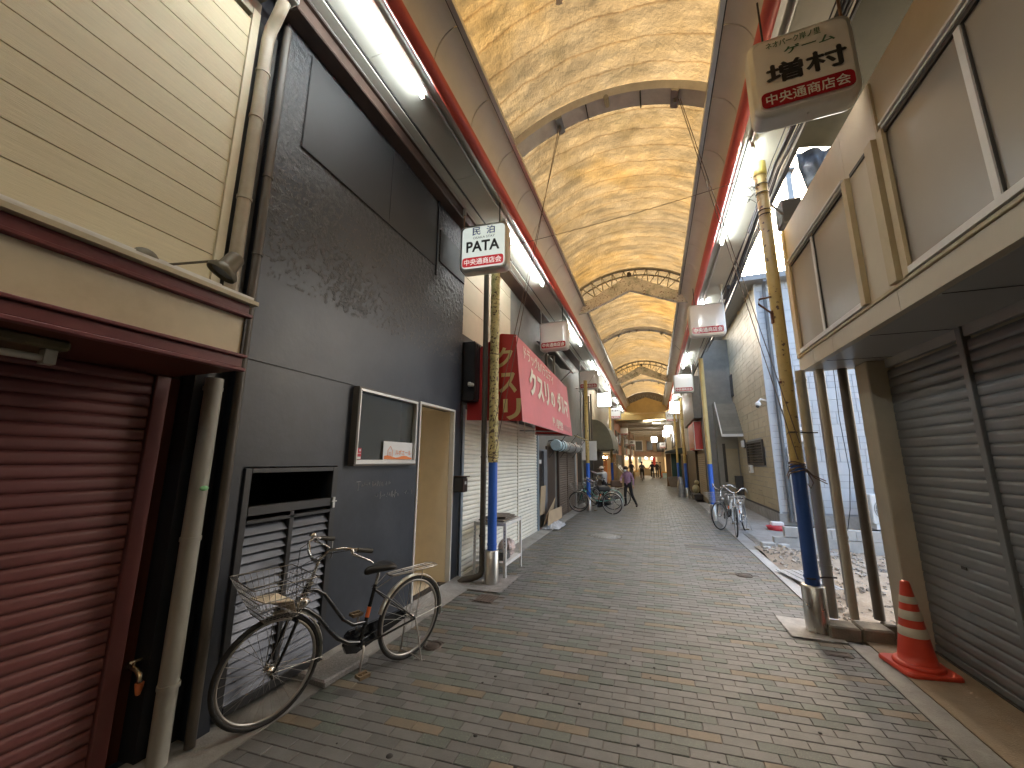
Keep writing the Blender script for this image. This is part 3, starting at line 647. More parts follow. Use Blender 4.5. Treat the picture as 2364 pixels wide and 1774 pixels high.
def stipple(u, v):
    y = 1.967 + 3.45 * u; z = 3.1 + 2.3 * v; return (W - .002 + max(0, .010 * mnoise.noise(V((y * 22, z * 22, 4))) + .006 * mnoise.noise(V((y * 50, z * 50, 9))) + .012 * min(1, (v * 1.5) ** .5) * (mnoise.noise(V((y * 1.5, z * 1.5, 2))) + .35)), y, z)
MB().grid(stipple, 170, 120).build('stippled_coat', rough_black, h)
MB().box(W, W + .014, 2.22, 4.5, 4.38, 5.35).build('smooth_panel', mat('black_board', (.030, .031, .033), .6, var=.25, vs_=2), h, bevel=.004)
MB().box(W + .0145, W + .019, 3.44, 3.452, 4.38, 5.35).build('panel_joint', blackp, h); MB().box(W, W + .03, 4.505, 4.53, 4.25, 5.5).build('panel_joint', blackp, h)
MB().box(W, W + .02, 4.60, 5.40, 4.5, 5.0).build('smooth_panel', MATS['black_board'], h, bevel=.004)
MB().box(W - .3, W + .17, 1.9, 5.42, 5.40, 5.64).build('eaves_beam', brownb, h, bevel=.01); MB().box(W + .172, W + .20, 1.9, 5.42, 5.52, 5.64).build('eaves_strip', brownb, h)
# rooms behind the openings
MB().box(-9, -4.4, 1.8, 5.44, 0, 5.9).box(-4.398, W - .17, 1.8, 5.44, 5.66, 5.9).build('rear_block', gw0, h)
rm = mat('room_beige', (.80, .70, .52), .7, var=.06)
b_ = MB(); b_.box(-4.3, W - .162, 4.20, 4.26, 0, 2.7).box(-4.3, W - .162, 5.227, 5.30, 0, 2.7).box(-4.34, -4.30, 4.2, 5.3, 0, 2.7).box(-4.3, W - .162, 4.262, 5.226, 2.43, 2.49).box(-4.3, W - .162, 4.262, 5.226, .0, .045)
b_.build('entry_room', rm, h)
b_ = MB(); b_.box(-3.9, W - .162, 3.03, 3.07, 1.2, 2.6).box(-3.9, W - .162, 4.16, 4.195, 1.2, 2.6).box(-3.94, -3.9, 3.03, 4.2, 1.2, 2.6).box(-3.9, W - .162, 3.072, 4.158, 2.55, 2.6).box(-3.9, W - .162, 3.072, 4.158, 1.2, 1.25).box(-3.5, -3.46, 3.75, 3.80, 1.26, 2.54); b_.build('display_room', mat('room_grey', (.55, .53, .44), .7), h)
b_ = MB(); b_.box(-3.6, W - .162, 2.03, 2.07, 0, 1.9).box(-3.6, W - .162, 2.99, 3.02, 0, 1.9).box(-3.64, -3.6, 2.03, 3.02, 0, 1.9).box(-3.6, W - .162, 2.072, 2.988, 1.86, 1.9); b_.build('hatch_room', blackp, h)
# window
wd = MB().box(W, W + .075, 3.105, 4.155, 1.64, 1.655).box(W, W + .075, 3.105, 4.155, 2.395, 2.41).box(W, W + .075, 3.105, 3.12, 1.656, 2.394).box(W, W + .075, 4.14, 4.155, 1.656, 2.394).build('window', brownp, h)
b_ = MB()
for y0, y1, z0, z1 in [(3.121, 4.139, 1.656, 1.70), (3.121, 4.139, 2.365, 2.394), (3.121, 3.140, 1.70, 2.365), (4.11, 4.139, 1.70, 2.365)]: b_.box(W + .02, W + .082, y0, y1, z0, z1)
b_.build('window_frame', mat('satin_alu', (.62, .61, .58), .35, .6, var=.06), wd, bevel=.004)
MB().box(W + .028, W + .034, 3.141, 4.109, 1.701, 2.364).build('pane', glass('window_glass', (.80, .85, .82), .03, .42, (.16, .16, .145)), wd)
cd_ = tag(MB().box(W + .05, W + .054, 3.56, 4.10, 1.702, 1.895).build('window_card', mat('card_white', (.75, .77, .78), .4, var=.03)), 'white and orange printed card standing in the window of the black house', 'card')
orm = mat('print_orange', (.75, .22, .05), .5, var=.03)
text('lettering', 'ルポエール', .30, .055, (W + .054, 3.915, 1.782), (0, 1, 0), (0, 0, 1), orm, cd_, .012)
b_ = MB(); b_.prism([(W + .0545, 3.575 + .512 * i / 10, 1.705) for i in range(11)] + [(W + .0545, 3.575 + .512 * i / 10, 1.724 + .022 * math.cos(i / 10 * 5.2 + 2.6) ** 2) for i in range(10, -1, -1)], (.002, 0, 0)); b_.build('swoosh', orm, cd_)
b_ = MB()
hp = [(3.635, 1.735), (3.635, 1.80), (3.675, 1.845), (3.715, 1.80), (3.715, 1.735)]
for a, b in zip(hp, hp[1:]): b_.tube([(W + .056, *a), (W + .056, *b)], .0022, 5)
for a, b in (((3.66, 1.735), (3.66, 1.78)), ((3.66, 1.78), (3.69, 1.78)), ((3.69, 1.78), (3.69, 1.735))): b_.tube([(W + .056, *a), (W + .056, *b)], .0022, 5)
b_.build('house_mark', orm, cd_)
cd_ = tag(MB().box(W + .05, W + .054, 3.142, 3.22, 1.702, 1.81).build('window_sticker', mat('sticker_red', (.55, .03, .05), .4)), 'small red and white sticker in the window corner', 'sticker')
MB().box(W + .0545, W + .056, 3.15, 3.213, 1.707, 1.728).box(W + .0545, W + .056, 3.15, 3.213, 1.757, 1.762).box(W + .0545, W + .056, 3.19, 3.208, 1.78, 1.80).build('print', MATS['card_white'], cd_)
# door frame
b_ = MB().box(W - .06, W + .012, 4.30, 4.329, .052, 2.43).box(W - .06, W + .012, 5.2205, 5.25, .052, 2.43).box(W - .06, W + .012, 4.3295, 5.22, 2.400, 2.43); b_.build('door_frame', white, h, bevel=.003)
MB().box(W - .161, W - .062, 5.215, 5.2245, .052, 2.404).build('door_lining', rm, h); MB().box(W - .161, W - .062, 4.3255, 4.335, .052, 2.404).build('door_lining', rm, h)
# louvred hatch
g = bpy.data.objects.new('louvre_gate', None); col.objects.link(g); g.parent = h; g.location = V((W, 2.5, .7)) - wloc(h)
gb = mat('gate_black', (.035, .037, .042), .4, var=.2); ls = mat('louvre_grey', (.062, .070, .088), .36, .3, var=.15, vs_=4, stain=.25, stcol=(.06, .06, .07), stscale=3, rnd=.08)
b_ = MB()
for y0, y1, z0, z1 in [(2.085, 2.135, .05, 1.635), (2.915, 2.975, .05, 1.635), (2.137, 2.913, 1.30, 1.365), (2.137, 2.913, .05, .11), (2.137, 2.913, 1.60, 1.635), (2.497, 2.537, .112, 1.298), (2.137, 2.913, 1.245, 1.27)]: b_.box(W - .05, W + .02, y0, y1, z0, z1)
b_.build('gate_frame', gb, g, bevel=.003)
me = MB().obox((0, 0, 0), (.004, 1, .078), rot('Y', R(-32))).mesh('slat'); me.materials.append(ls)
for i in range(18):
    for y0, y1 in ((2.140, 2.494), (2.540, 2.910)):
        o = link('louvre_slat', me, (), g, (W - .012, (y0 + y1) / 2, .145 + i * .062)); o.scale.y = y1 - y0
MB().box(W + .02, W + .035, 2.925, 2.95, 1.28, 1.37).tube([(W + .04, 2.9, 1.335), (W + .04, 2.96, 1.335)], .006, 8).build('latch', mat('zinc', (.5, .5, .48), .35, .8), g)
MB().tube([(W + .022, 2.945, .86), (W + .05, 2.945, .86), (W + .05, 2.945, 1.0), (W + .022, 2.945, 1.0)], .005, 8).build('pull', galv, g)
# chalk scratches: the worn remains of two written lines
ch = mat('chalk', (.5, .5, .5), .9, var=.4, vs_=60); b_ = MB()
def stroke(pts): b_.tube([(W + .001, y, z) for y, z in pts], .0028, 4)
stroke([(3.25, 1.485), (3.31, 1.487)]); stroke([(3.28, 1.487), (3.279, 1.43), (3.276, 1.40)])
random.seed(3)
for k in range(26):
    y = 3.33 + k * .018; s_ = random.uniform(.008, .03)
    if random.random() < .75: stroke([(y, 1.435 + random.uniform(-.012, .02)), (y + random.uniform(-.006, .01), 1.435 + random.uniform(-.012, .02) + s_)])
for k in range(34):
    y = 3.52 + k * .021; s_ = random.uniform(.008, .04)
    if random.random() < .55: stroke([(y, 1.32 + random.uniform(-.03, .02)), (y + random.uniform(-.01, .01), 1.32 + random.uniform(-.03, .02) + s_)])
b_.build('chalk_scrawl', ch, h)
# stone step and sloped footing
tag(MB().prism([(-2.73, 2.72, .0), (-2.44, 2.70, .0), (-2.40, 3.16, .0), (-2.73, 3.2, .0)], (0, 0, .055)).build('stone_step', mat('granite', (.27, .26, .25), .8, var=.35, vs_=50, speck=(160, .6, (.1, .1, .1)), bump=.5), bevel=.012), 'rough granite step slab at the foot of the black house', 'step')
b_ = MB()
def foot(u, v): y = 2.95 + 2.55 * v; return (W + .001 + .30 * u, y, (.075 - .07 * u ** .7) + .008 * mnoise.noise(V((u * 4, y * 4, 0))))
b_.grid(foot, 6, 40); tag(b_.build('mortar_footing', concrete), None, None); bpy.data.objects['mortar_footing']['kind'] = 'structure'
# mailbox
t = thing('mailbox', 'dark brown metal mailbox on the corner of the black house', 'mailbox', (-2.64, 5.33, 1.25)); bm_ = mat('mail_brown', (.075, .045, .035), .4, .3, var=.15)
MB().box(-2.748, -2.60, 5.26, 5.41, 1.25, 1.46).build('box_body', blackp, t, bevel=.006); MB().box(-2.748, -2.565, 5.245, 5.425, 1.462, 1.475).build('lid', bm_, t)
MB().box(-2.598, -2.59, 5.265, 5.405, 1.25, 1.44).build('front_plate', bm_, t); MB().box(-2.589, -2.585, 5.31, 5.36, 1.36, 1.40).build('name_card', white, t)

# --- drugstore with white shutters and red awning
h = thing('drugstore', 'shop with closed white roller shutters under the red awning', 'shop', (-3.2, 8, 0))
cwall = mat('cream_wall', (.50, .43, .30), .65, var=.12, vs_=3, stain=.3, stcol=(.33, .26, .17), stscale=1.5)
gwall = mat('grey_wall', (.20, .19, .165), .7, var=.2, vs_=3, stain=.4, stcol=(.10, .09, .08))
MB().box(-9, -2.86, 5.45, 12.2, 0, 5.64).build('wall', gwall, h)
for i, z_ in enumerate((3.72, 4.24, 4.76, 5.28)): ubox('wall_panel', -2.86, -2.835, 5.47, 7.9, z_ - .0, min(z_ + .512, 5.55), cwall, h)
MB().box(-2.86, -2.80, 5.45, 5.56, 0, 3.7).build('corner_post', blackp, h); MB().box(-2.86, -2.815, 5.56, 7.9, 3.60, 3.715).build('ledge', blackp, h)
wsh = mat('white_shutter', (.82, .78, .66), .42, var=.08, vs_=4, stain=.22, stcol=(.45, .40, .3), stscale=2.5, rnd=.04)
shutter(h, -2.82, 5.68, 8.33, .0, 2.56, .072, .017, wsh); shutter(h, -2.82, 8.38, 9.86, .0, 2.56, .072, .017, wsh)
steelj = mat('steel_jamb', (.30, .36, .42), .35, .6, var=.1)
MB().box(-2.84, -2.785, 5.60, 5.675, 0, 2.56).build('jamb', steelj, h, bevel=.004); MB().box(-2.825, -2.79, 8.335, 8.375, 0, 2.56).build('mullion', wsh, h); MB().box(-2.84, -2.765, 9.865, 9.955, 0, 2.56).build('jamb', steelj, h, bevel=.004)
MB().box(-2.799, -2.795, 9.05, 9.15, 1.02, 1.045).build('lock_plate', darkm, h)
MB().box(-2.858, -2.80, 9.96, 10.9, 1.95, 2.0).box(-2.858, -2.80, 9.96, 10.02, 0, 1.95).box(-2.858, -2.80, 10.55, 10.9, 0, 1.95).build('door_frame', mat('block_grey', (.16, .165, .175), .6, var=.15), h); MB().box(-2.858, -2.845, 10.03, 10.54, .3, 1.94).build('door', mat('dark_door', (.03, .025, .022), .4), h); MB().box(-2.844, -2.83, 10.1, 10.4, 1.62, 1.72).build('notice', white, h)
MB().box(-2.858, -2.82, 10.95, 11.9, 0, 2.1).build('door', mat('brown_wood', (.06, .038, .025), .6, var=.3, vstretch=(6, 6, 1)), h)
# dark cabinet, bracket and camera at the near corner
t = thing('wall_cabinet', 'tall black ribbed cabinet on the wall behind the moss stained pole', 'cabinet', (-2.75, 5.7, 2.6))
MB().box(-2.834, -2.60, 5.57, 5.9, 2.62, 3.58).build('body', blackp, t, bevel=.006)
for k in range(4): ubox('rib', -2.598, -2.588, 5.58 + .08 * k, 5.63 + .08 * k, 2.66, 3.55, blackp, t)
t = thing('security_camera', 'small white camera on the black cabinet beside the red awning', 'camera', (-2.62, 5.5, 2.85))
MB().obox((-2.64, 5.50, 2.86), (.06, .1, .06), rot('Z', .4)).build('body', white, t, bevel=.012); MB().lathe([(.03, 0), (.03, .02), (.022, .03), (.001, .031)], (-2.585, 5.485, 2.845), 14, rot=rot('X', R(80)), cap=False).build('lens_hood', white, t); MB().tube([(-2.66, 5.57, 2.88), (-2.65, 5.53, 2.87)], .012, 8).build('bracket', white, t)
# awning
awr = mat('awning_red', (.46, .026, .024), .55, var=.12, vs_=2, stain=.2, stcol=(.28, .015, .015), stscale=1.5)
awp = mat('awning_faded', (.60, .17, .18), .6, var=.12, vs_=2, stain=.4, stcol=(.56, .12, .12), stscale=.9)
aw = thing('shop_awning', 'red box awning with faded pink front and pale lettering over the white shutters', 'awning', (-2.3, 7.7, 2.3))
ya, yb = 5.76, 9.72
def fr(u, v): # front face: u along the street, v up
    y = ya + (yb - ya) * u; zt = 3.68 - .16 * u; z_ = 2.29 + (zt - 2.29) * v
    return V((-1.86 - .11 * v + .012 * mnoise.noise(V((y * 1.3, z_ * 1.3, 0))), y, z_))
MB().grid(fr, 40, 14).build('front_panel', awp, aw)
for y in (ya, yb): MB().add([(-2.80, y, 2.33), (-1.86, y, 2.29), (-1.97, y, 3.68 if y == ya else 3.52), (-2.22, y, 3.72 if y == ya else 3.56), (-2.80, y, 3.40)], [(0, 1, 2, 3, 4)]).build('side_panel', awr, aw)
MB().add([(-1.97, ya, 3.68), (-1.97, yb, 3.52), (-2.22, yb, 3.56), (-2.22, ya, 3.72), (-2.80, ya, 3.40), (-2.80, yb, 3.25)], [(0, 1, 2, 3), (3, 2, 5, 4)]).build('top_panel', awr, aw)
b_ = MB()
for p, q in [((-1.88, ya, 2.30), (-1.88, yb, 2.30)), ((-1.985, ya, 3.66), (-1.985, yb, 3.50)), ((-2.78, ya + .02, 2.35), (-1.88, ya + .02, 2.31)), ((-2.78, yb - .02, 2.35), (-1.88, yb - .02, 2.31)), ((-2.78, 8.4, 2.35), (-1.88, 8.4, 2.31))]: b_.tube([p, q], .014, 8)
b_.build('frame_tube', galv, aw)
MB().tube([(-1.87, 5.9, 2.28), (-1.87, 5.9, 2.12)], .006, 6).build('tie_cord', mat('cord', (.5, .4, .3), .8), aw)
let = mat('awning_letter', (.72, .66, .52), .6, var=.12, vs_=8); let2 = mat('awning_letter_yellow', (.62, .50, .24), .6, var=.1)
up_ = V((-.079, 0, 1)).normalized()
def ft(body, w, hh, u, v, bold=.02, ma=let):
    c = fr(u, v); text('lettering', body, w, hh, (c.x + .012, c.y, c.z), V((0, 1, -.04)).normalized(), up_, ma, aw, bold)
ft('ドラッグ&バラエティ', 2.05, .24, .34, .86, .012)
ft('クスリ', 1.35, .50, .30, .54, .04); ft('の', .34, .32, .55, .50, .035); ft('ダルマ', 1.15, .48, .79, .52, .035)
ft('岸ノ里薬店', .95, .20, .62, .13, .02)
b_ = MB(); c = fr(.87, .11); ex_ = V((0, 1, -.04)).normalized()
for k_ in range(7): b_.obox(c + ex_ * (-.36 + .115 * k_) + V((.012, 0, 0)), (.003, .055, .13 if k_ % 3 else .09))
b_.build('worn_print', mat('faint_print', (.66, .33, .32), .6, var=.2, vs_=20), aw)
for k_, g_ in enumerate('クスリ'):
    text('lettering', g_, .30, .33, (-2.17 + .07 * k_, ya - .004, 3.32 - .42 * k_), (1, 0, 0), (0, 0, 1), let2, aw, .035)

# --- things against the shops
def shelf(t, x0, x1, y0, y1, hgt, ma):
    for x in (x0, x1):
        for y in (y0, y1):
            sx = .004 if x == x0 else -.004; sy = .004 if y == y0 else -.004
            b_ = MB().box(x - .002, x + .002, min(y, y + sy * 10), max(y, y + sy * 10), .0, hgt).box(min(x, x + sx * 10), max(x, x + sx * 10), y - .002, y + .002, .0, hgt)
            b_.build('leg', ma, t)
    for z_ in (hgt - .05, .17):
        b_ = MB().box(x0, x1, y0 + .003, y0 + .006, z_, z_ + .045).box(x0, x1, y1 - .006, y1 - .003, z_, z_ + .045).box(x0 + .003, x0 + .006, y0, y1, z_, z_ + .045).box(x1 - .006, x1 - .003, y0, y1, z_, z_ + .045).box(x0, x1, y0, y1, z_ + .036, z_ + .04)
        b_.build('shelf_tray', ma, t)
    b_ = MB()
    for x in (x0, x1):
        for y, sg in ((y0, 1), (y1, -1)):
            for k in range(6): b_.lathe([(.007, 0), (.007, .006)], (x + (.012 if x == x0 else -.012), y - .0055 * sg - .002 * sg, hgt - .12 - k * .045), 8, rot=rot('X', R(90)))
    b_.build('slot_holes', darkm, t)
wsteel = mat('white_angle', (.78, .77, .74), .45, .1, var=.1, stain=.2, stcol=(.4, .3, .2), stscale=9)
t = thing('steel_shelf', 'white slotted angle shelf rack standing behind the blue and yellow pole', 'shelf', (-2.35, 6.1, 0)); shelf(t, -2.66, -2.14, 5.82, 6.58, .78, wsteel)
b_ = MB().box(-2.62, -2.2, 5.9, 6.5, .785, .80).box(-2.6, -2.25, 6.1, 6.55, .802, .818).obox((-2.42, 6.25, .83), (.3, .5, .012), rot('Z', .2)); tag(b_.build('cardboard_sheets', mat('dark_card', (.17, .14, .11), .8, var=.2)), 'flat dark cardboard sheets lying on top of the white rack', 'cardboard')
b_ = MB(); b_.grid(lambda u, v: V((-2.32, 6.36, .33)) + V((.13 * math.cos(6.283 * u) * math.sin(math.pi * v) ** .6, .16 * math.sin(6.283 * u) * math.sin(math.pi * v) ** .6, -.12 * math.cos(math.pi * v))) * (1 + .25 * mnoise.noise(V((5 * math.cos(6.28 * u), 5 * math.sin(6.28 * u), 5 * v)))), 22, 14, 0, False)
pb = mat('plastic_bag', (.62, .52, .48), .22, var=.3, vs_=6, stain=.6, stcol=(.45, .2, .13), stscale=6); tag(b_.build('plastic_bag', pb), 'clear plastic bag of red and white litter on the lower shelf of the white rack', 'bag')
tag(MB().box(-2.5, -2.2, 5.95, 6.2, .215, .30).box(-2.49, -2.21, 5.96, 6.19, .305, .325).build('storage_box', mat('dark_grey_box', (.09, .09, .085), .5), bevel=.008), 'low dark grey box on the bottom shelf of the white rack', 'box')
cb = mat('cardboard', (.42, .31, .19), .8, var=.12)
for i, (p, lab) in enumerate([([(-2.79, 10.02, .34), (-2.79, 10.5, .34), (-2.74, 10.48, 1.06), (-2.75, 10.02, 1.06)], 'upright cardboard sheet leaning in the recess beside the white shutters'), ([(-2.72, 10.1, .08), (-2.66, 10.85, .3), (-2.60, 10.95, .72), (-2.66, 10.25, .36)], 'creased cardboard flap leaning against the brown door post'), ([(-2.60, 10.08, .10), (-2.38, 10.75, .22), (-2.42, 10.9, .50), (-2.62, 10.3, .42)], 'bent cardboard flap lying over the crumpled white sheet')]):
    n = (V(p[1]) - V(p[0])).cross(V(p[3]) - V(p[0])).normalized(); tag(MB().prism(p, n * .008).build('cardboard_sheet', cb), lab, 'cardboard')
b_ = MB(); b_.grid(lambda u, v: (-2.76 + .44 * u, 10.05 + .95 * v, .02 + .16 * max(0, math.sin(math.pi * u) * math.sin(math.pi * v)) + .07 * abs(mnoise.noise(V((u * 7, v * 9, 1))))), 18, 26, 0, False); tag(b_.build('plastic_sheet', mat('grey_sheet', (.45, .46, .47), .35, var=.2)), 'crumpled grey plastic sheet below the cardboard by the white shutters', 'sheet')
# --- brown shutter shop
h = thing('brown_shop', 'narrow shop with a closed brown roller shutter past the pink awning', 'shop', (-3.2, 13.6, 0))
MB().box(-9, -2.86, 12.205, 15.6, 0, 5.64).build('wall', gwall, h)
brs = mat('brown_shutter', (.14, .098, .07), .5, var=.15, vs_=5, stain=.3, stcol=(.07, .05, .04), rnd=.06)
shutter(h, -2.82, 12.35, 13.62, 0, 2.1, .072, .016, brs); shutter(h, -2.82, 13.67, 15.0, 0, 2.1, .072, .016, brs)
MB().box(-2.84, -2.78, 12.24, 12.345, 0, 2.15).build('jamb', mat('jamb_brown', (.07, .045, .033), .6), h); MB().box(-2.825, -2.79, 13.622, 13.668, 0, 2.1).build('mullion', brs, h); MB().box(-2.858, -2.78, 15.01, 15.25, 0, 2.4).build('jamb', mat('pale_pvc', (.45, .44, .42), .5), h); MB().box(-2.858, -2.80, 15.26, 15.58, .5, 2.4).build('door', mat('peach_board', (.55, .36, .24), .6), h)
t = thing('rolled_awning', 'rolled up pale blue and grey awning tied above the brown shutter', 'awning', (-2.6, 13, 2.15)); bt = mat('blue_tarp', (.42, .57, .62), .45, var=.15); gt = mat('grey_tarp', (.35, .34, .31), .5, var=.2)
MB().tube([(-2.6, 11.1 + .1 * i, 2.13 + .015 * math.sin(i)) for i in range(10)], [.15 + .008 * math.sin(i * 1.7) for i in range(10)], 14).build('blue_roll', bt, t); MB().tube([(-2.6, 12.02 + .1 * i, 2.13 + .01 * math.sin(i * .8)) for i in range(29)], [.155 + .008 * math.sin(i * 2.1) for i in range(29)], 14).build('grey_roll', gt, t)
for y in (11.35, 11.7, 12.4, 13.4, 14.4): MB().tube([(-2.6 + .165 * math.cos(k), y, 2.13 + .165 * math.sin(k)) for k in [i * .6283 for i in range(10)]], .010, 6, closed=True).build('strap', darkm, t)
for y in (11.2, 12.6, 14.6): MB().tube([(-2.84, y, 2.25), (-2.6, y, 2.3)], .012, 6).tube([(-2.84, y, 1.75), (-2.3, y + .35, 2.55)], .010, 6).build('bracket', darkm, t)
tag(MB().obox((-2.18, 13.0, 2.42), (.34, .9, .03), rot('Y', R(22))).build('shade_board', mat('yellowed_board', (.33, .27, .14), .6, var=.2)), 'small yellowed board jutting out above the rolled awning', 'board')
# ------------------------------------------------------------------ right side
upw = mat('upper_cream', (.58, .51, .39), .55, var=.08, vs_=2.5, stain=.2, stcol=(.34, .25, .15), stscale=1.3)
trimy = mat('old_trim', (.50, .41, .25), .5, var=.12, vs_=4, stain=.3, stcol=(.27, .16, .08), stscale=3)
beam = mat('fascia_beam', (.53, .47, .36), .45, var=.06, vs_=3, stain=.12, stcol=(.38, .3, .2))
darkgl = mat('frosted_pane', (.31, .28, .235), .30, var=.05, vs_=2, rw=0)
greysh = mat('grey_shutter', (.19, .198, .202), .36, .25, var=.15, vs_=4, stain=.3, stcol=(.25, .245, .22), stscale=1.8, rnd=.05)
under = mat('soffit_grey', (.40, .40, .39), .35, var=.08, vs_=2)
h = thing('shutter_shop', 'two storey shop with grey roller shutters and cream upper windows beside the vacant lot', 'shop', (2.6, 2, 0))
MB().box(2.42, 3.6, -12, 5.30, 0, 2.70).box(1.72, 3.6, -12, 5.40, 2.93, 4.50).build('wall', upw, h)
# fascia beam in lengths
ys = [-12, -4.5, -2.0, 1.55, 3.40, 4.52, 5.02, 5.47]
for a, b in zip(ys, ys[1:]): ubox('fascia_panel', 1.70, 1.76, a, b - .004, 2.745, 2.905, beam, h)
MB().box(1.685, 1.80, -12, 5.46, 2.907, 2.935).build('ledge', trimy, h, bevel=.004)
MB().box(1.762, 2.5, -12, 5.44, 2.745, 2.77).build('fascia_underside', under, h)
MB().box(1.762, 2.5, 5.445, 5.468, 2.745, 2.9).build('fascia_end', beam, h)
for k in range(5): ubox('soffit_joint', 1.77, 2.44, 4.9 - k * .9, 4.906 - k * .9, 2.741, 2.744, darkm, h)
# upper wall: strips round two window bays
def wbox(nm, y0, y1, z0, z1, x0, x1, ma): return ubox(nm, x0, x1, y0, y1, z0, z1, ma, h)
wbox('upper_panel', -12, 3.26, 4.12, 4.54, 1.70, 1.718, upw); wbox('upper_panel', 3.264, 3.80, 2.94, 4.54, 1.70, 1.718, upw)
wbox('upper_panel', 3.804, 5.42, 4.10, 4.54, 1.70, 1.718, upw)
wbox('panel_strip', 3.25, 3.275, 2.94, 4.5, 1.684, 1.70, trimy)
wbox('jamb_post', 3.30, 3.40, 2.94, 4.06, 1.66, 1.699, trimy); wbox('jamb_post', 3.19, 3.245, 2.94, 4.06, 1.675, 1.70, trimy); wbox('jamb_post', 3.74, 3.81, 2.94, 4.06, 1.66, 1.699, trimy)
wbox('jamb_post', 5.30, 5.36, 2.94, 4.05, 1.675, 1.70, trimy); wbox('jamb_post', 5.37, 5.45, 2.90, 4.54, 1.68, 1.74, trimy)
wbox('panel_strip', 3.42, 3.72, 4.05, 4.08, 1.69, 1.70, darkm)
for (a, b, mull) in ((-11.9, 3.19, [2.455, .8, -1.0, -3, -5, -7, -9]), (3.815, 5.30, [4.62])):
    w_ = bpy.data.objects.new('window', None); col.objects.link(w_); w_.parent = h; w_.location = V((1.7, (a + b) / 2, 3.5)) - wloc(h)
    fr_ = MB()
    fr_.box(1.68, 1.70, a, b, 4.055, 4.075).box(1.665, 1.70, a, b, 4.08, 4.10); fr_.build('window_head', white, w_)
    MB().box(1.69, 1.718, a, b, 4.02, 4.052).build('head_groove', darkm, w_)
    MB().box(1.672, 1.70, a, b, 2.94, 2.985).build('window_sill', white, w_)
    es = [a] + sorted(mull) + [b]
    for c, d in zip(es, es[1:]):
        ubox('pane', 1.706, 1.712, c, d, 2.986, 4.018, darkgl, w_)
        if d < b: ubox('sash_bar', 1.686, 1.705, d - .022, d + .022, 2.986, 4.02, white, w_); ubox('sash_seal', 1.695, 1.7055, d - .031, d - .0225, 2.986, 4.02, darkm, w_)
# ground floor column and shutters
colm = mat('column_plaster', (.50, .45, .35), .7, var=.12, vs_=4, stain=.25, stcol=(.25, .2, .13))
MB().box(2.16, 2.40, 5.06, 5.32, 0, 2.744).build('column', colm, h, bevel=.01)
shutter(h, 2.33, 4.00, 5.055, .02, 2.70, .088, .006, greysh, face=-1, flat=1); shutter(h, 2.33, -11.9, 3.93, .02, 2.70, .088, .006, greysh, face=-1, flat=1)
MB().box(2.30, 2.36, 3.935, 3.995, .02, 2.744).build('mullion', greysh, h, bevel=.004)
MB().box(2.317, 2.36, -11.9, 5.055, 2.66, 2.744).build('shutter_head', under, h)
MB().box(2.30, 2.34, -11.9, 5.055, .0, .018).build('sill_track', darkm, h)
MB().box(2.312, 2.318, 4.42, 4.48, .85, .875).build('lock_plate', darkm, h)
# dark sheet roof and tarpaulin behind the arcade eaves
olive2 = mat('dark_sheet', (.05, .048, .032), .6, var=.3, vs_=3, stain=.3, stcol=(.08, .075, .05))
t = thing('lean_to_roof', 'dark olive sheet roof between the arcade eaves and the cream upper wall', 'roof', (2.4, 1, 5.2))
b_ = MB(); b_.grid(lambda u, v: (1.87 + 1.9 * u, -12 + 17.3 * v, 5.60 - .42 * u + .035 * mnoise.noise(V((u * 4, v * 14, 1)))), 16, 60); b_.build('sheet', olive2, t)
for k in range(11): MB().box(1.9, 3.7, -11.6 + 1.55 * k, -11.54 + 1.55 * k, 5.60, 5.64).build('rafter', brownb, t)
MB().box(3.6, 3.66, -12, 5.3, 4.5, 5.2).build('back_board', olive2, t)
btarp = mat('dark_blue_tarp', (.055, .07, .10), .35, var=.4, vs_=5, stain=.5, stcol=(.16, .20, .26), stscale=5)
b_ = MB()
def tarp(u, v):
    x = 1.95 + .95 * u + .12 * v; fold = .05 * math.sin(u * 22 + v * 3) + .03 * mnoise.noise(V((u * 9, v * 5, 2)))
    return (x + .06 * v * (1 - u), 5.42 + .45 * v * (.4 + .6 * u) + fold, 5.62 - .02 * u - v * (.78 - .42 * abs(u - .45)) + .02 * math.sin(u * 17))
b_.grid(tarp, 50, 26); tag(b_.build('hanging_tarp', btarp), 'crumpled dark blue tarpaulin hanging from the sheet roof edge', 'tarpaulin')
t = thing('roof_post', 'dark steel post standing in the gap beside the cream upper wall', 'post', (2.25, 6.4, 4.3)); MB().obox((2.10, 6.2, 5.2), (.07, .07, 1.4)).build('shaft', galv, t); MB().obox((2.1, 6.2, 5.9), (.16, .16, .03)).build('top_plate', galv, t)
MB().tube([(2.1, 6.2, 4.5), (2.1, 6.2, .0)], .03, 8).build('lower_shaft', galv, t)
t = thing('junction_cabinet', 'dark ribbed electrical cabinet strapped behind the yellow pole', 'electrical box', (1.9, 5.9, 4.9))
MB().box(1.78, 2.02, 5.62, 5.86, 4.78, 5.12).build('body', mat('cabinet_dark', (.045, .042, .04), .5, var=.2), t, bevel=.015)
for k in range(5): ubox('rib', 1.772, 1.778, 5.64 + .045 * k, 5.66 + .045 * k, 4.8, 5.1, darkm, t)
MB().tube([(1.56, 5.3, 4.9), (1.78, 5.6, 4.9)], .015, 8).build('bracket', darkm, t); MB().tube(catenary((1.9, 5.7, 5.12), (2.35, 6.0, 5.3), .06), .012, 8).build('cable', cab, t)
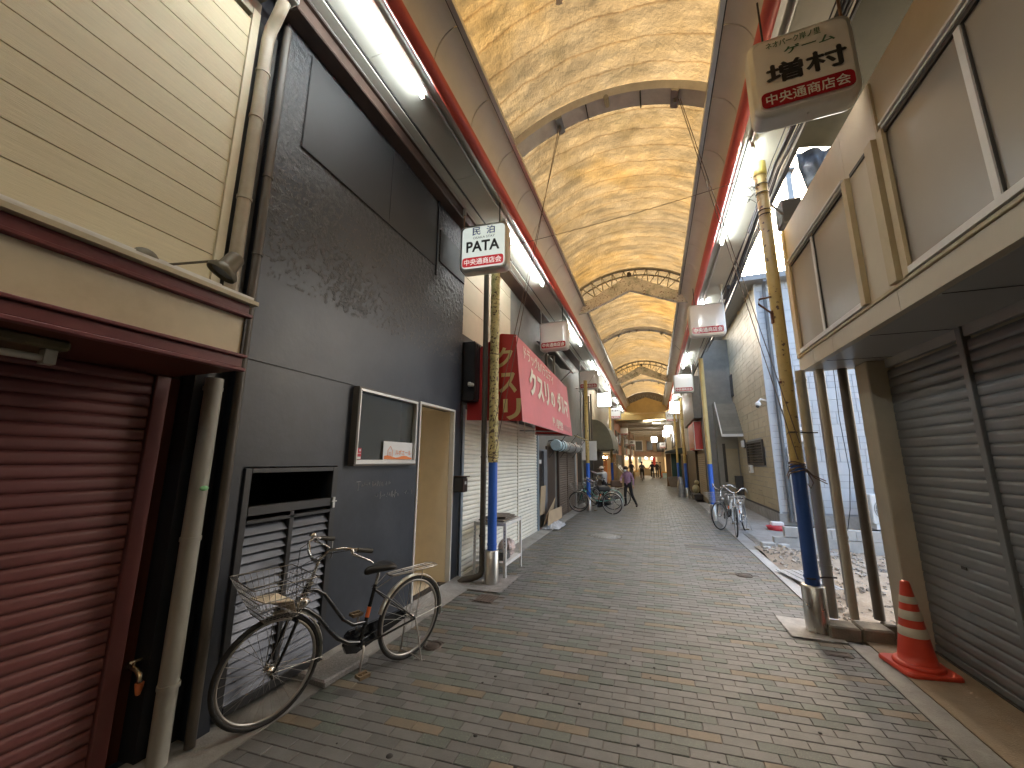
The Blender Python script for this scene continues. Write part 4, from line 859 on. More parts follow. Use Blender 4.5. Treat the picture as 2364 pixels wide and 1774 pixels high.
# pipes at the end of the shop
pipe('drain_pipe', 'grey drain pipe standing next to the yellow and blue pole by the lot', [(1.66, 5.36, 2.74), (1.655, 5.35, .12)], .052, greyp, [((1.656, 5.35, z_), (0, 0, 1)) for z_ in (2.62, 1.85, .62)])
pipe('drain_pipe', 'slim beige pipe standing between the grey and dark brown pipes', [(1.86, 5.38, 2.744), (1.85, 5.37, .12)], .040, beigep, [((1.852, 5.37, .92), (0, 0, 1))])
pipe('drain_pipe', 'dark brown pipe standing nearest the plaster column by the lot', [(2.08, 5.40, 2.744), (2.07, 5.40, .13)], .046, brownp)
tag(MB().tube([(2.0, 5.4, 2.74), (1.99, 5.41, 2.2), (2.01, 5.41, 1.6), (1.96, 5.40, 1.2), (1.91, 5.40, .98)], .004, 6).build('thin_cable', cab), 'thin wavy cable hanging down between the pipes', 'cable')
t = thing('concrete_kerb_blocks', 'short row of rough concrete blocks under the drain pipes', 'kerb', (1.8, 5.2, 0))
for i, (x, y, w, d, a) in enumerate(((1.66, 5.18, .26, .22, .0), (1.93, 5.22, .26, .24, .06), (2.13, 5.36, .12, .12, 0))): MB().obox((x, y, .055), (w, d, .13), rot('Z', a)).build('block', mat('wet_block', (.22, .19, .145), .85, var=.3, vs_=9, stain=.5, stcol=(.1, .07, .045), bump=.5), t, bevel=.015)
# --- pale house beyond the lot
ash_w = mat('ashlar_white', (.45, .47, .49), .6, var=.05, vs_=5, rnd=.04); ash_b = mat('ashlar_beige', (.40, .34, .23), .62, var=.08, vs_=5, rnd=.06)
h = thing('brick_house', 'new pale brick patterned house beyond the vacant lot with tiled porch roof', 'house', (4, 15, 0))
MB().box(3.222, 8.6, 13.222, 23.5, 0, 7.1).build('wall', mat('grout', (.27, .28, .30), .8), h)
random.seed(11)
def ashlar(mkbox, u0, u1, z0, z1, cell):
    """random-coursed blocks as on the photographed cladding: each cell is one of a few layouts"""
    z = z0
    g_ = .006
    while z < z1 - .02:
        hh = cell; u = u0 - random.uniform(0, .3)
        while u < u1:
            k = random.random(); w = random.choice((.42, .5, .58, .36))
            if k < .45: parts = [(0, w, 0, hh)]
            elif k < .8: parts = [(0, w, 0, hh * .5), (0, w, hh * .5, hh)]
            else: parts = [(0, w * .45, 0, hh), (w * .45, w, 0, hh * .5), (w * .45, w, hh * .5, hh)]
            for a, b, c, d in parts:
                A, B = max(u0, u + a + g_), min(u1, u + b - g_)
                if B - A > .04: mkbox(A, B, z + c + g_, min(z1, z + d - g_))
            u += w
        z += hh
cnt = [0]; far_w = MB(); far_b = MB()
def mk_w(a, b, c, d):
    cnt[0] += 1; jz = random.uniform(0, .006)
    if c < 4.0 and a < 6.4 and cnt[0] < 330: ubox('cladding_block', a, b, 13.208 - jz, 13.221, c, d, ash_w, h)
    else: far_w.box(a, b, 13.208 - jz, 13.221, c, d)
ashlar(mk_w, 3.225, 8.5, .34, 7.0, .34)
def mk_b(a, b, c, d):
    jz = random.uniform(0, .008)
    if 14.2 - .05 < (a + b) / 2 < 16.45 and 1.6 < (c + d) / 2 < 2.4: return
    if c < 3.6 and a < 18: ubox('cladding_block', 3.208 - jz, 3.221, a, b, c, d, ash_b, h)
    else: far_b.box(3.208 - jz, 3.221, a, b, c, d)
ashlar(mk_b, 13.26, 22.5, .34, 7.0, .30)
o = far_w.build('upper_cladding', ash_w, h); o['kind'] = 'stuff'; o = far_b.build('upper_cladding', ash_b, h); o['kind'] = 'stuff'
MB().box(3.19, 3.245, 13.19, 13.245, .3, 7.05).build('corner_trim', ash_w, h)
MB().box(3.16, 8.5, 13.16, 13.20, 0, .30).box(3.15, 3.20, 13.2, 22.5, 0, .30).build('plinth', concrete, h); MB().box(3.17, 3.205, 13.2, 22.5, .302, .335).build('drip_rail', darkm, h)
eg = mat('eaves_grey', (.25, .26, .27), .5)
MB().box(2.75, 9, 12.9, 23.5, 7.08, 7.25).build('eaves', eg, h)
w_ = MB().box(3.15, 3.205, 14.18, 14.26, 1.6, 2.38).box(3.15, 3.205, 16.36, 16.44, 1.6, 2.38).box(3.15, 3.205, 14.262, 16.358, 1.6, 1.66).box(3.15, 3.205, 14.262, 16.358, 2.31, 2.38).build('window', darkm, h); MB().box(3.18, 3.2, 14.262, 16.358, 1.662, 2.308).build('pane', mat('dark_pane', (.02, .018, .016), .12), w_)
for k in range(7): ubox('window_bar', 3.155, 3.165, 14.28, 16.34, 1.70 + .088 * k, 1.715 + .088 * k, mat('bar_brown', (.045, .03, .025), .5), w_)
w_ = MB().box(3.17, 3.204, 17.9, 18.9, 4.3, 5.2).build('window', darkm, h); MB().box(3.163, 3.169, 17.95, 18.4, 4.36, 5.14).box(3.163, 3.169, 18.45, 18.85, 4.36, 5.14).build('pane', MATS['dark_pane'], w_)
# porch
pr = MB().box(2.44, 3.2, 18.0, 20, 0, 4.05).build('porch_wall', mat('porch_grey', (.20, .19, .16), .6, var=.1), h)
b_ = MB()
for k in range(9):
    f0, f1 = k / 9, (k + 1) / 9; ubox('roof_tile', 2.5, 3.2, 16.95 + 1.05 * f0, 16.95 + 1.05 * f1 + .02, 2.70 + 1.3 * f0, 2.70 + 1.3 * f0 + .14, mat('porch_tile', (.23, .21, .17), .6, var=.15, rnd=.1), pr)
MB().prism([(2.47, 16.9, 2.62), (2.47, 18, 3.98), (2.47, 18, 4.1), (2.47, 16.9, 2.76)], (.03, 0, 0)).build('barge_board', white, pr); MB().box(2.5, 3.2, 16.9, 16.94, 2.62, 2.72).build('gutter', white, pr)
MB().box(2.72, 3.15, 17.985, 17.999, .25, 2.2).build('door', mat('porch_door', (.30, .25, .16), .6), pr); MB().box(2.62, 2.72, 17.98, 17.999, .9, 2.4).build('side_light', MATS['dark_pane'], pr); MB().box(2.95, 3.18, 17.7, 17.98, .3, 1.15).build('parcel_box', darkm, pr)
# fittings on the house
t = thing('meter_box', 'small white meter box below the barred window of the brick house', 'meter', (3.18, 15.9, 1.35)); MB().box(3.1, 3.2, 15.8, 16.1, 1.32, 1.58).build('case', white, t, bevel=.01); MB().box(3.092, 3.099, 15.88, 16.02, 1.38, 1.52).build('dial_window', MATS['grey_tarp'], t)
t = thing('porch_light', 'small white wall light beside the porch of the brick house', 'lamp', (3.15, 16.8, 2.3)); MB().box(3.08, 3.2, 16.75, 16.9, 2.22, 2.46).build('shade', white, t, bevel=.02); MB().box(3.17, 3.205, 16.72, 16.93, 2.18, 2.5).build('back_plate', darkm, t)
t = thing('security_camera', 'white camera and bracket on the near corner of the brick house', 'camera', (3.1, 13.3, 3.4)); MB().tube([(3.2, 13.3, 3.45), (3.05, 13.25, 3.5), (2.98, 13.25, 3.42)], .025, 8).build('bracket', white, t); MB().lathe([(.06, 0), (.08, .05), (.06, .1), (.001, .12)], (2.95, 13.2, 3.32), 14, rot=rot('X', R(60)), cap=False).build('housing', white, t); MB().ball((2.93, 13.14, 3.28), .05).build('lens', darkm, t)
for nm, x, z_, lab in (('meter_box', 3.62, 3.35, 'small white meter box high on the white wall beside the lot'), ('meter_box', 3.95, 2.45, 'pale meter box low on the white wall beside the lot')):
    t = thing(nm, lab, 'meter', (x, 13.15, z_)); MB().box(x - .14, x + .14, 13.08, 13.2, z_ - .2, z_ + .2).build('case', white, t, bevel=.015); MB().box(x - .08, x + .08, 13.07, 13.079, z_ - .02, z_ + .12).build('dial_window', MATS['grey_tarp'], t); MB().tube([(x, 13.15, z_ - .2), (x, 13.16, z_ - .6)], .015, 8).build('conduit', white, t)
tag(MB().box(3.58, 4.05, 13.02, 13.17, .02, 2.02).box(3.56, 4.07, 13.0, 13.18, .9, .93).build('grey_door', mat('grey_metal_door', (.17, .175, .185), .45, var=.1), bevel=.008), 'dark grey metal door panel on the white wall beside the lot', 'door')
pipe('drain_pipe', 'dark grey drain pipe on the corner of the brick house', [(3.42, 12.85, 7.0), (3.42, 13.05, 6.9), (3.42, 13.1, 6.7), (3.42, 13.1, .1)], .05, mat('pipe_slate', (.10, .105, .11), .45), [((3.42, 13.1, z_), (0, 0, 1)) for z_ in (5, 3.2, 1.6)])
pipe('drain_pipe', 'thin pale pipe beside the dark drain pipe of the brick house', [(3.54, 13.14, 2.1), (3.54, 13.14, .1)], .025, white)
t = thing('air_conditioner', 'white outdoor air conditioner unit behind the low block wall', 'air conditioner', (5.4, 12.6, .1))
MB().box(4.95, 5.85, 12.45, 12.78, .22, .92).build('case', mat('ac_white', (.66, .66, .63), .45, var=.05), t, bevel=.02); b_ = MB()
for r_ in (.08, .14, .20, .26): b_.tube([(5.28 + r_ * math.cos(a), 12.44, .57 + r_ * math.sin(a)) for a in [k * .2618 for k in range(24)]], .006, 5, closed=True)
for k in range(8): b_.tube([(5.28, 12.44, .57), (5.28 + .27 * math.cos(k * .785), 12.44, .57 + .27 * math.sin(k * .785))], .004, 5)
b_.build('fan_grille', white, t); MB().lathe([(.28, 0), (.001, .002)], (5.28, 12.449, .57), 26, rot=rot('X', R(90)), cap=False).build('fan_opening', mat('fan_dark', (.2, .2, .2), .6), t); MB().box(5.0, 5.1, 12.45, 12.78, .1, .22).box(5.7, 5.8, 12.45, 12.78, .1, .22).build('foot', white, t)
t = thing('red_basin', 'red plastic tray with a white block at the house corner by the lot', 'tray', (2.85, 12.2, 0)); MB().lathe([(.20, .0), (.25, .09), (.235, .09), (.19, .02), (.001, .02)], (2.85, 12.2, .0), 22, cap=False).build('tray', mat('red_plastic', (.55, .04, .05), .4), t); MB().box(2.72, 3.0, 12.15, 12.32, .1, .2).build('block', white, t, bevel=.02)
t = thing('trench_drain', 'narrow metal trench drain lid in front of the parked bicycles', 'drain', (1.95, 10, 0))
for k in range(3): MB().box(1.92, 2.06, 9.45 + .62 * k, 10.05 + .62 * k, .0, .014).build('lid', galv, t)
# --- shop with red box sign, further shops
h = thing('far_shop', 'old shop with a closed beige shutter below the red box sign', 'shop', (2.6, 21, 0))
MB().box(2.02, 3.5, 18.3, 27.0, 0, 6.8).build('wall', gwall, h); tan = mat('tan_shutter', (.30, .245, .16), .55, var=.15, rnd=.05)
shutter(h, 2.0, 18.5, 21.3, 0, 2.1, .09, .014, tan, face=-1); MB().box(1.9, 2.015, 21.4, 26.5, 0, 2.3).build('dark_front', mat('dark_front', (.05, .04, .03), .6), h); MB().box(1.7, 2.0, 18.35, 24, 3.5, 5.3).build('upper_cladding', mat('upper_brown', (.17, .15, .12), .6, var=.2), h)
t = thing('box_sign', 'red box sign projecting over the beige shutter past the porch', 'sign', (1.95, 20, 2.2)); MB().box(1.71, 2.2, 19.0, 21.8, 2.2, 3.42).build('body', mat('sign_red', (.52, .045, .03), .4, var=.06), t, bevel=.02); b_ = MB().box(1.70, 1.73, 18.985, 19.01, 2.19, 3.43).box(1.70, 2.2, 18.985, 19.01, 3.41, 3.43).box(1.70, 2.2, 18.985, 19.01, 2.19, 2.21); b_.build('trim', white, t)
MB().box(1.695, 1.709, 19.1, 21.7, 2.3, 3.3).build('street_face', mat('sign_faded', (.42, .17, .10), .4, var=.1), t)

# unseen block added behind the viewer to keep out light from sunlit ground
h = thing('rear_light_blocker', 'plain grey block added unseen behind the viewpoint to keep out light', 'building', (-.5, -12.6, 0)); MB().box(-9, 9, -13.2, -12.25, 0, 7.5).build('wall', gwall, h)
MB().box(-2.4, 1.4, -12.245, -12.2, 0, 2.3).build('shopfront', mat('dark_front', (.05, .04, .03), .6), h); MB().box(-2.6, 1.6, -12.245, -12.15, 2.4, 3.0).build('sign_band', upw, h)
# ------------------------------------------------------------------ hanging signs
signoff = mat('sign_acrylic', (.82, .81, .80), .14, var=.02, vs_=2, coat=.3, rw=0)
signon = emit('sign_lit', (1, .98, .90), 2.0); signdim = emit('sign_dim', (.86, .95, .88), .060)
sred = mat('sign_band', (.36, .018, .03), .2, var=.05); swhite = mat('sign_white', (.78, .76, .72), .3, var=.03); sblack = mat('sign_black', (.03, .03, .03), .3); sgreen = mat('sign_green', (.06, .15, .09), .3); sblue = mat('sign_blue', (.06, .08, .30), .3)
signal = mat('sign_frame', (.60, .60, .58), .35, .3, var=.05, rw=0)
swdim = emit('sign_white_dim', (1, .98, .92), .06); sbandlit = emit('sign_band_lit', (.62, .02, .03), .05); swlit = emit('sign_white_lit', (1, .98, .9), .3)
def sign(x, y, z0, state, label, lines=(), w=.73, hh=.74, rz=0, tilt=0, rod=-1, band=True, detail=True):
    t = thing('hanging_sign', label, 'sign', (0, 0, 0), 0, 'box signs hung along the arcade')
    pts = rrect(w, hh, .075); b_ = MB(); d = .19
    face = {'off': signoff, 'on': signon, 'dim': signdim}[state]
    n = len(pts)
    def ring(s_, yy): return [(p[0] * s_, yy, p[1] * s_) for p in pts]
    rings = [ring(.90, -d / 2 + .0), ring(.985, -d / 2 + .012), ring(1, -d / 2 + .03), ring(1, d / 2 - .03), ring(.985, d / 2 - .012), ring(.90, d / 2)]
    vs_ = [p for r_ in rings for p in r_]
    b_.add(vs_, [(i * n + k, i * n + (k + 1) % n, (i + 1) * n + (k + 1) % n, (i + 1) * n + k) for i in range(5) for k in range(n)], 0, True)
    b_.build('frame', signal, t, local=True)
    for sg in (-1, 1): # domed acrylic face
        ny = 6; f_ = MB(); vv = []
        for j in range(ny + 1):
            s_ = .905 * (1 - j / ny); vv += [(p[0] * s_, sg * (d / 2 - .001 + .016 * (1 - (1 - j / ny) ** 6)), p[1] * s_) for p in pts]
        f_.add(vv, [(j * n + k, j * n + (k + 1) % n, (j + 1) * n + (k + 1) % n, (j + 1) * n + k) for j in range(ny) for k in range(n)], 0, True); f_.build('face', face, t, local=True)
    yf = -d / 2 - .017
    if band:
        bp = rrect(w * .86, hh * .20, .04, 3); zc = -hh * .325
        MB().add([(p[0], yf, zc + p[1]) for p in bp], [tuple(range(len(bp)))]).build('name_band', sbandlit if state != 'off' else sred, t, local=True)
        text('lettering', '中央通商店会', w * .77, hh * .13, (0, yf - .0008, zc), (1, 0, 0), (0, 0, 1), swlit if state == 'on' else (swdim if state == 'dim' else swhite), t, 0, off=.0008, multi=.0014)
    for body, fw, fh, cx, cz, ma, bold in lines:
        text('lettering', body, w * fw, hh * fh, (w * cx, yf - .0005, hh * cz), (1, 0, 0), (0, 0, 1), ma, t, max(bold, 0), off=.0008, multi=max(0, -bold))
    t.location = (x, y, z0 + hh / 2); t.rotation_euler = (tilt, 0, rz)
    # hanger rod to the soffit, in the sign's own frame
    top = 5.565 - (z0 + hh / 2)
    b_ = MB().tube([(rod * w * .47, .0, hh * .3), (rod * w * .47, .0, top - .1)], .012, 8); b_.build('hanger_rod', mat('rod_rust', (.30, .17, .09), .5, .3) if detail else alum, t, local=True)
    MB().tube([(rod * w * .47, 0, top - .14), (rod * w * .47, 0, top - .03)], .026, 12).tube([(rod * w * .47, 0, top - .03), (rod * w * .47, 0, top)], .042, 12).build('hanger_cup', soffm, t, local=True)
    MB().tube([(rod * -w * .3, 0, hh * .49), (rod * -w * .3, 0, top)], .008, 6).build('cable', cab, t, local=True)
    MB().ball((w * .02, -.02, -hh / 2 - .006), .008).build('screw', signal, t, local=True)
    return t
sign(-2.2, 5.0, 4.43, 'dim', 'lit box sign with blue characters and PATA above the moss stained pole', [('民', .17, .17, -.14, .335, sblue, -.0025), ('泊', .17, .17, .16, .335, sblue, -.0025), ('OSAKA STAY', .46, .05, .02, .19, sblack, .0), ('PATA', .70, .235, .0, .005, sblack, .03)], rz=R(4), w=.74)
sign(1.27, 3.25, 4.36, 'off', 'unlit box sign for a game shop with large black characters', [('ネオパーク岸ノ里', .52, .085, -.06, .36, sgreen, -.0012), ('ゲーム', .48, .10, .08, .235, sgreen, .02), ('増村', .74, .24, .02, -.02, sblack, -.0065)], w=.69, hh=.72, rz=R(-3), rod=1)
S2 = [(-2.19, 9.4, 4.40, 'off', 'blank unlit box sign hung above the pink awning', [], -1), (-2.19, 15.1, 4.38, 'off', 'blank unlit box sign above the second pole on the awning side', [], -1), (-2.22, 20.5, 4.38, 'on', 'glowing white box sign above the green grey shop awning', [], -1),
      (-2.24, 26.8, 4.38, 'off', 'unlit box sign with small dark characters beyond the glowing white sign', [('婦人服飾', .6, .2, 0, .28, sblack, .02)], -1), (1.28, 9.34, 4.40, 'off', 'blank unlit box sign hung in front of the brick house', [], 1), (1.29, 17.0, 4.38, 'off', 'blank unlit box sign hung near the porch roof', [], 1),
      (1.37, 24.5, 4.36, 'on', 'glowing white box sign past the red box sign', [], 1), (1.30, 29.5, 4.36, 'off', 'unlit grey box sign reading piccolo in katakana', [('ピッコロ', .75, .22, 0, .1, sblack, .03)], 1)]
for x, y, z0, st, lab, ln, rd in S2: sign(x, y, z0, st, lab, ln, rod=rd, rz=R(random.uniform(-4, 4)), detail=False)

# ------------------------------------------------------------------ poles
pyel = mat('pole_yellow', (.47, .335, .11), .5, var=.15, vs_=6, stain=.2, stcol=(.30, .17, .05), stscale=5, speck=(18, .615, (.09, .045, .025)))
ypeel = mat('pole_peeling', (.60, .50, .22), .6, var=.25, vs_=8, stain=.9, stcol=(.13, .13, .03), stscale=6, speck=(26, .555, (.10, .06, .035)), bump=.8, bs=40)
blue = mat('pole_blue', (.035, .135, .56), .38, var=.08, vs_=4, stain=.12, stcol=(.03, .07, .2)); steel = mat('stainless', (.55, .53, .49), .3, .9, var=.12, vs_=5)
blue2 = mat('pole_blue_dark', (.03, .09, .31), .4, var=.12, vs_=4, stain=.15, stcol=(.02, .03, .08))
def pole(x, y, r, zb, zt, zs, rs, my, mb, label, detail=True, peel=False):
    t = thing('street_pole', label, 'pole', (x, y, 0), 0, 'arcade poles')
    MB().lathe([(rs, 0), (rs, zs - .012), (rs - .012, zs), (r, zs)], (x, y, 0), 26, cap=False).build('steel_sleeve', steel, t)
    MB().lathe([(r, zs - .02), (r, zb)], (x, y, 0), 22, cap=False).build('blue_shaft', mb, t)
    if detail: MB().lathe([(r + .004, zs + .06), (r + .006, zs + .065), (r + .006, zs + .085), (r + .004, zs + .09)], (x, y, 0), 22, cap=False).build('collar', mb, t)
    if peel:
        def f(u, v):
            z_ = zb + (zt - zb) * v; a = 6.28318 * u; k = r + .002 + .008 * max(0, mnoise.fractal(V((math.cos(a) * 2.2, math.sin(a) * 2.2, z_ * 6)), .8, 2.0, 4)) + (.014 * math.exp(-((z_ - 1.85) / .14) ** 2))
            return (x + k * math.cos(a), y + k * math.sin(a), z_)
        MB().grid(f, 40, 260).build('yellow_shaft', my, t)
    else: MB().lathe([(r, zb), (r, zt), (.001, zt + .003)], (x, y, 0), 22, cap=False).build('yellow_shaft', my, t)
    return t
t = pole(-2.25, 5.55, .066, 1.67, 5.2, .45, .10, ypeel, blue, 'moss stained yellow and blue pole with steel foot beside the white shelf rack', peel=True)
for z_ in (1.74, 1.78, 1.82, 3.32): MB().tube([(-2.25 + .078 * math.cos(k * .5236), 5.55 + .078 * math.sin(k * .5236), z_ + .01 * math.sin(k)) for k in range(12)], .007, 6, closed=True).build('wire_tie', wirem, t)
t = pole(1.48, 5.23, .066, 1.68, 5.42, .45, .105, pyel, blue2, 'yellow and blue pole with steel foot at the corner of the vacant lot')
MB().lathe([(.072, 5.25), (.075, 5.27), (.075, 5.43), (.001, 5.44)], (1.48, 5.23, 0), 22, cap=False).build('cap', mat('cap_yellow', (.62, .52, .14), .5), t)
for z_ in (4.70, 4.76, 5.0, 5.12): MB().tube([(1.48 + .072 * math.cos(k * .5236), 5.23 + .072 * math.sin(k * .5236), z_) for k in range(12)], .006, 6, closed=True).build('wire_tie', darkm, t)
b_ = MB(); random.seed(5)
for k in range(9):
    p = V((1.42, 5.17, random.choice((5.0, 5.05, 5.12, 4.9)))); q = [p]
    for _ in range(5): q.append(q[-1] + V((random.uniform(-.05, .01), random.uniform(-.03, .03), random.uniform(-.04, .04))))
    b_.tube(q, .003, 5)
b_.build('loose_wires', darkm, t)
MB().tube([(1.42, 5.19, 3.62), (1.28, 5.12, 3.58), (1.27, 5.12, 3.52), (1.42, 5.18, 3.40)], .012, 7).build('bracket', mat('rust', (.18, .08, .045), .7), t); MB().box(1.405, 1.425, 5.19, 5.24, 3.3, 3.45).build('bracket_plate', MATS['rust'], t); MB().box(1.40, 1.42, 5.18, 5.22, 2.58, 2.6).build('step_bolt', MATS['rust'], t)
b_ = MB()
for z_ in (1.60, 1.63, 1.66, 1.69): b_.tube([(1.48 + .075 * math.cos(k * .5236), 5.23 + .075 * math.sin(k * .5236), z_ + .015 * math.sin(k + z_ * 30)) for k in range(12)], .007, 6, closed=True)
for p in ([(1.43, 5.16, 1.62), (1.36, 5.1, 1.60), (1.33, 5.08, 1.55)], [(1.43, 5.16, 1.6), (1.37, 5.12, 1.57), (1.34, 5.09, 1.52)], [(1.54, 5.18, 1.63), (1.6, 5.2, 1.56), (1.72, 5.22, 1.50)], [(1.54, 5.18, 1.61), (1.62, 5.2, 1.53), (1.73, 5.22, 1.47)], [(1.55, 5.2, 1.62), (1.60, 5.2, 1.48), (1.57, 5.2, 1.42), (1.54, 5.18, 1.47)]): b_.tube(p, .006, 6)
b_.build('wire_knot', wirem, t)
b_ = MB()
for z_, x1 in ((2.02, 1.73), (.52, 1.72)): b_.tube([(1.41, 5.15, z_), (1.48, 5.152, z_), (1.6, 5.27, z_), (x1, 5.29, z_)], .008, 6)
b_.build('pipe_strap', darkm, t)
pole(-2.22, 14.4, .068, 1.62, 4.6, .45, .10, pyel, blue, 'yellow and blue pole standing among the parked bicycles'); pole(1.58, 13.5, .068, 1.62, 4.9, .45, .09, mat('pole_pale', (.46, .34, .13), .5, var=.12, vs_=4, stain=.15), blue, 'tall pale yellow and blue pole beside the bicycles at the brick house', detail=False)
pole(-2.22, 23.0, .066, 1.6, 4.7, .4, .09, pyel, blue, 'far yellow pole beyond the green grey awning', False); pole(1.42, 21.4, .068, 1.6, 4.8, .45, .09, pyel, blue, 'yellow and blue pole beside the silver sack', False); pole(1.45, 28.5, .066, 1.6, 4.8, .4, .09, pyel, blue, 'distant yellow pole beside the dark green shop awning', False)
t = pipe('drain_pipe', 'brown drain pipe with a bent foot behind the moss stained pole', [(-2.43, 5.60, 5.3), (-2.42, 5.60, .22), (-2.42, 5.595, .15), (-2.43, 5.57, .10), (-2.47, 5.53, .075), (-2.54, 5.47, .065), (-2.62, 5.40, .055), (-2.66, 5.36, .02)], .043, brownp, [((-2.424, 5.60, z_), (0, 0, 1)) for z_ in (3.3, 1.75, .62)])
# ------------------------------------------------------------------ cone
t = thing('traffic_cone', 'orange traffic cone with white bands beside the grey shutters', 'cone', (1.985, 4.615, .012), R(9)); om = mat('cone_orange', (.62, .06, .028), .42, var=.1, vs_=6, stain=.2, stcol=(.3, .04, .02), stscale=6); wb = mat('cone_band', (.60, .55, .43), .5, var=.1)
b_ = MB(); pts = rrect(.39, .39, .05, 4); n = len(pts); lv = [(1, .0), (1, .018), (.96, .03)]
b_.add([(p[0] * s_, p[1] * s_, z_) for s_, z_ in lv for p in pts], [(i * n + k, i * n + (k + 1) % n, (i + 1) * n + (k + 1) % n, (i + 1) * n + k) for i in range(2) for k in range(n)] + [tuple(2 * n + k for k in range(n))]); b_.build('base', om, t, local=True)
rc = lambda z_: .128 - (z_ - .06) * (.128 - .034) / .60
MB().lathe([(.165, .03), (.165, .045), (.155, .058), (.132, .062)] + [(rc(.06 + .06 * k), .06 + .06 * k) for k in range(11)] + [(.030, .675), (.018, .684), (.001, .686)], (0, 0, 0), 32, cap=False).build('body', om, t, local=True)
for z0, z1 in ((.255, .325), (.385, .455), (.51, .565)): MB().lathe([(rc(z0) + .0005, z0), (rc(z0) + .0018, z0 + .002), (rc(z1) + .0018, z1 - .002), (rc(z1) + .0005, z1)], (0, 0, 0), 32, cap=False).build('band', wb, t, local=True)

# ------------------------------------------------------------------ bicycles
rub = mat('tyre', (.022, .021, .02), .75, var=.2); chrome = mat('chrome', (.62, .60, .56), .22, .95, var=.1); dchrome = mat('dull_chrome', (.42, .40, .37), .38, .85, var=.2, stain=.3, stcol=(.2, .13, .08), stscale=12); fblack = mat('bike_black', (.012, .013, .015), .18, coat=.5); fsilver = mat('bike_silver', (.50, .51, .52), .28, .6); fgreen = mat('bike_green', (.10, .30, .22), .3); sadm = mat('saddle_black', (.018, .017, .016), .42); gripm = mat('grip', (.045, .04, .03), .6); cream_f = mat('fender_alu', (.62, .60, .54), .3, .6)
BM = {}
WB_, WR = 1.16, .335
def bmesh_(key, fn):
    if key not in BM: b_ = MB(); fn(b_); BM[key] = b_.mesh(key)
    return BM[key]
def wheel_parts():
    def tyre(b_): b_.tube([(WR * .955 * math.cos(a), 0, WR * .955 * math.sin(a)) for a in [k * 2 * math.pi / 48 for k in range(48)]], .0165, 9, closed=True)
    def rim(b_):
        b_.tube([(WR * .895 * math.cos(a), 0, WR * .895 * math.sin(a)) for a in [k * 2 * math.pi / 48 for k in range(48)]], .0115, 7, closed=True)
    def spokes(b_):
        for k in range(32):
            a = k * 2 * math.pi / 32; s_ = 1 if k % 2 else -1; a2 = a + s_ * (.9 if (k // 2) % 2 else -.9)
            b_.tube([(.022 * math.cos(a2), s_ * .028, .022 * math.sin(a2)), (WR * .885 * math.cos(a), 0, WR * .885 * math.sin(a))], .0013, 4, cap=False)
    def hub(b_): b_.lathe([(.008, -.06), (.008, -.034), (.026, -.032), (.026, -.026), (.016, -.02), (.016, .02), (.026, .026), (.026, .032), (.008, .034), (.008, .06)], (0, 0, 0), 14, rot=rot('X', R(90)))
    return [('tyre', tyre), ('rim', rim), ('spokes', spokes), ('hub', hub)]
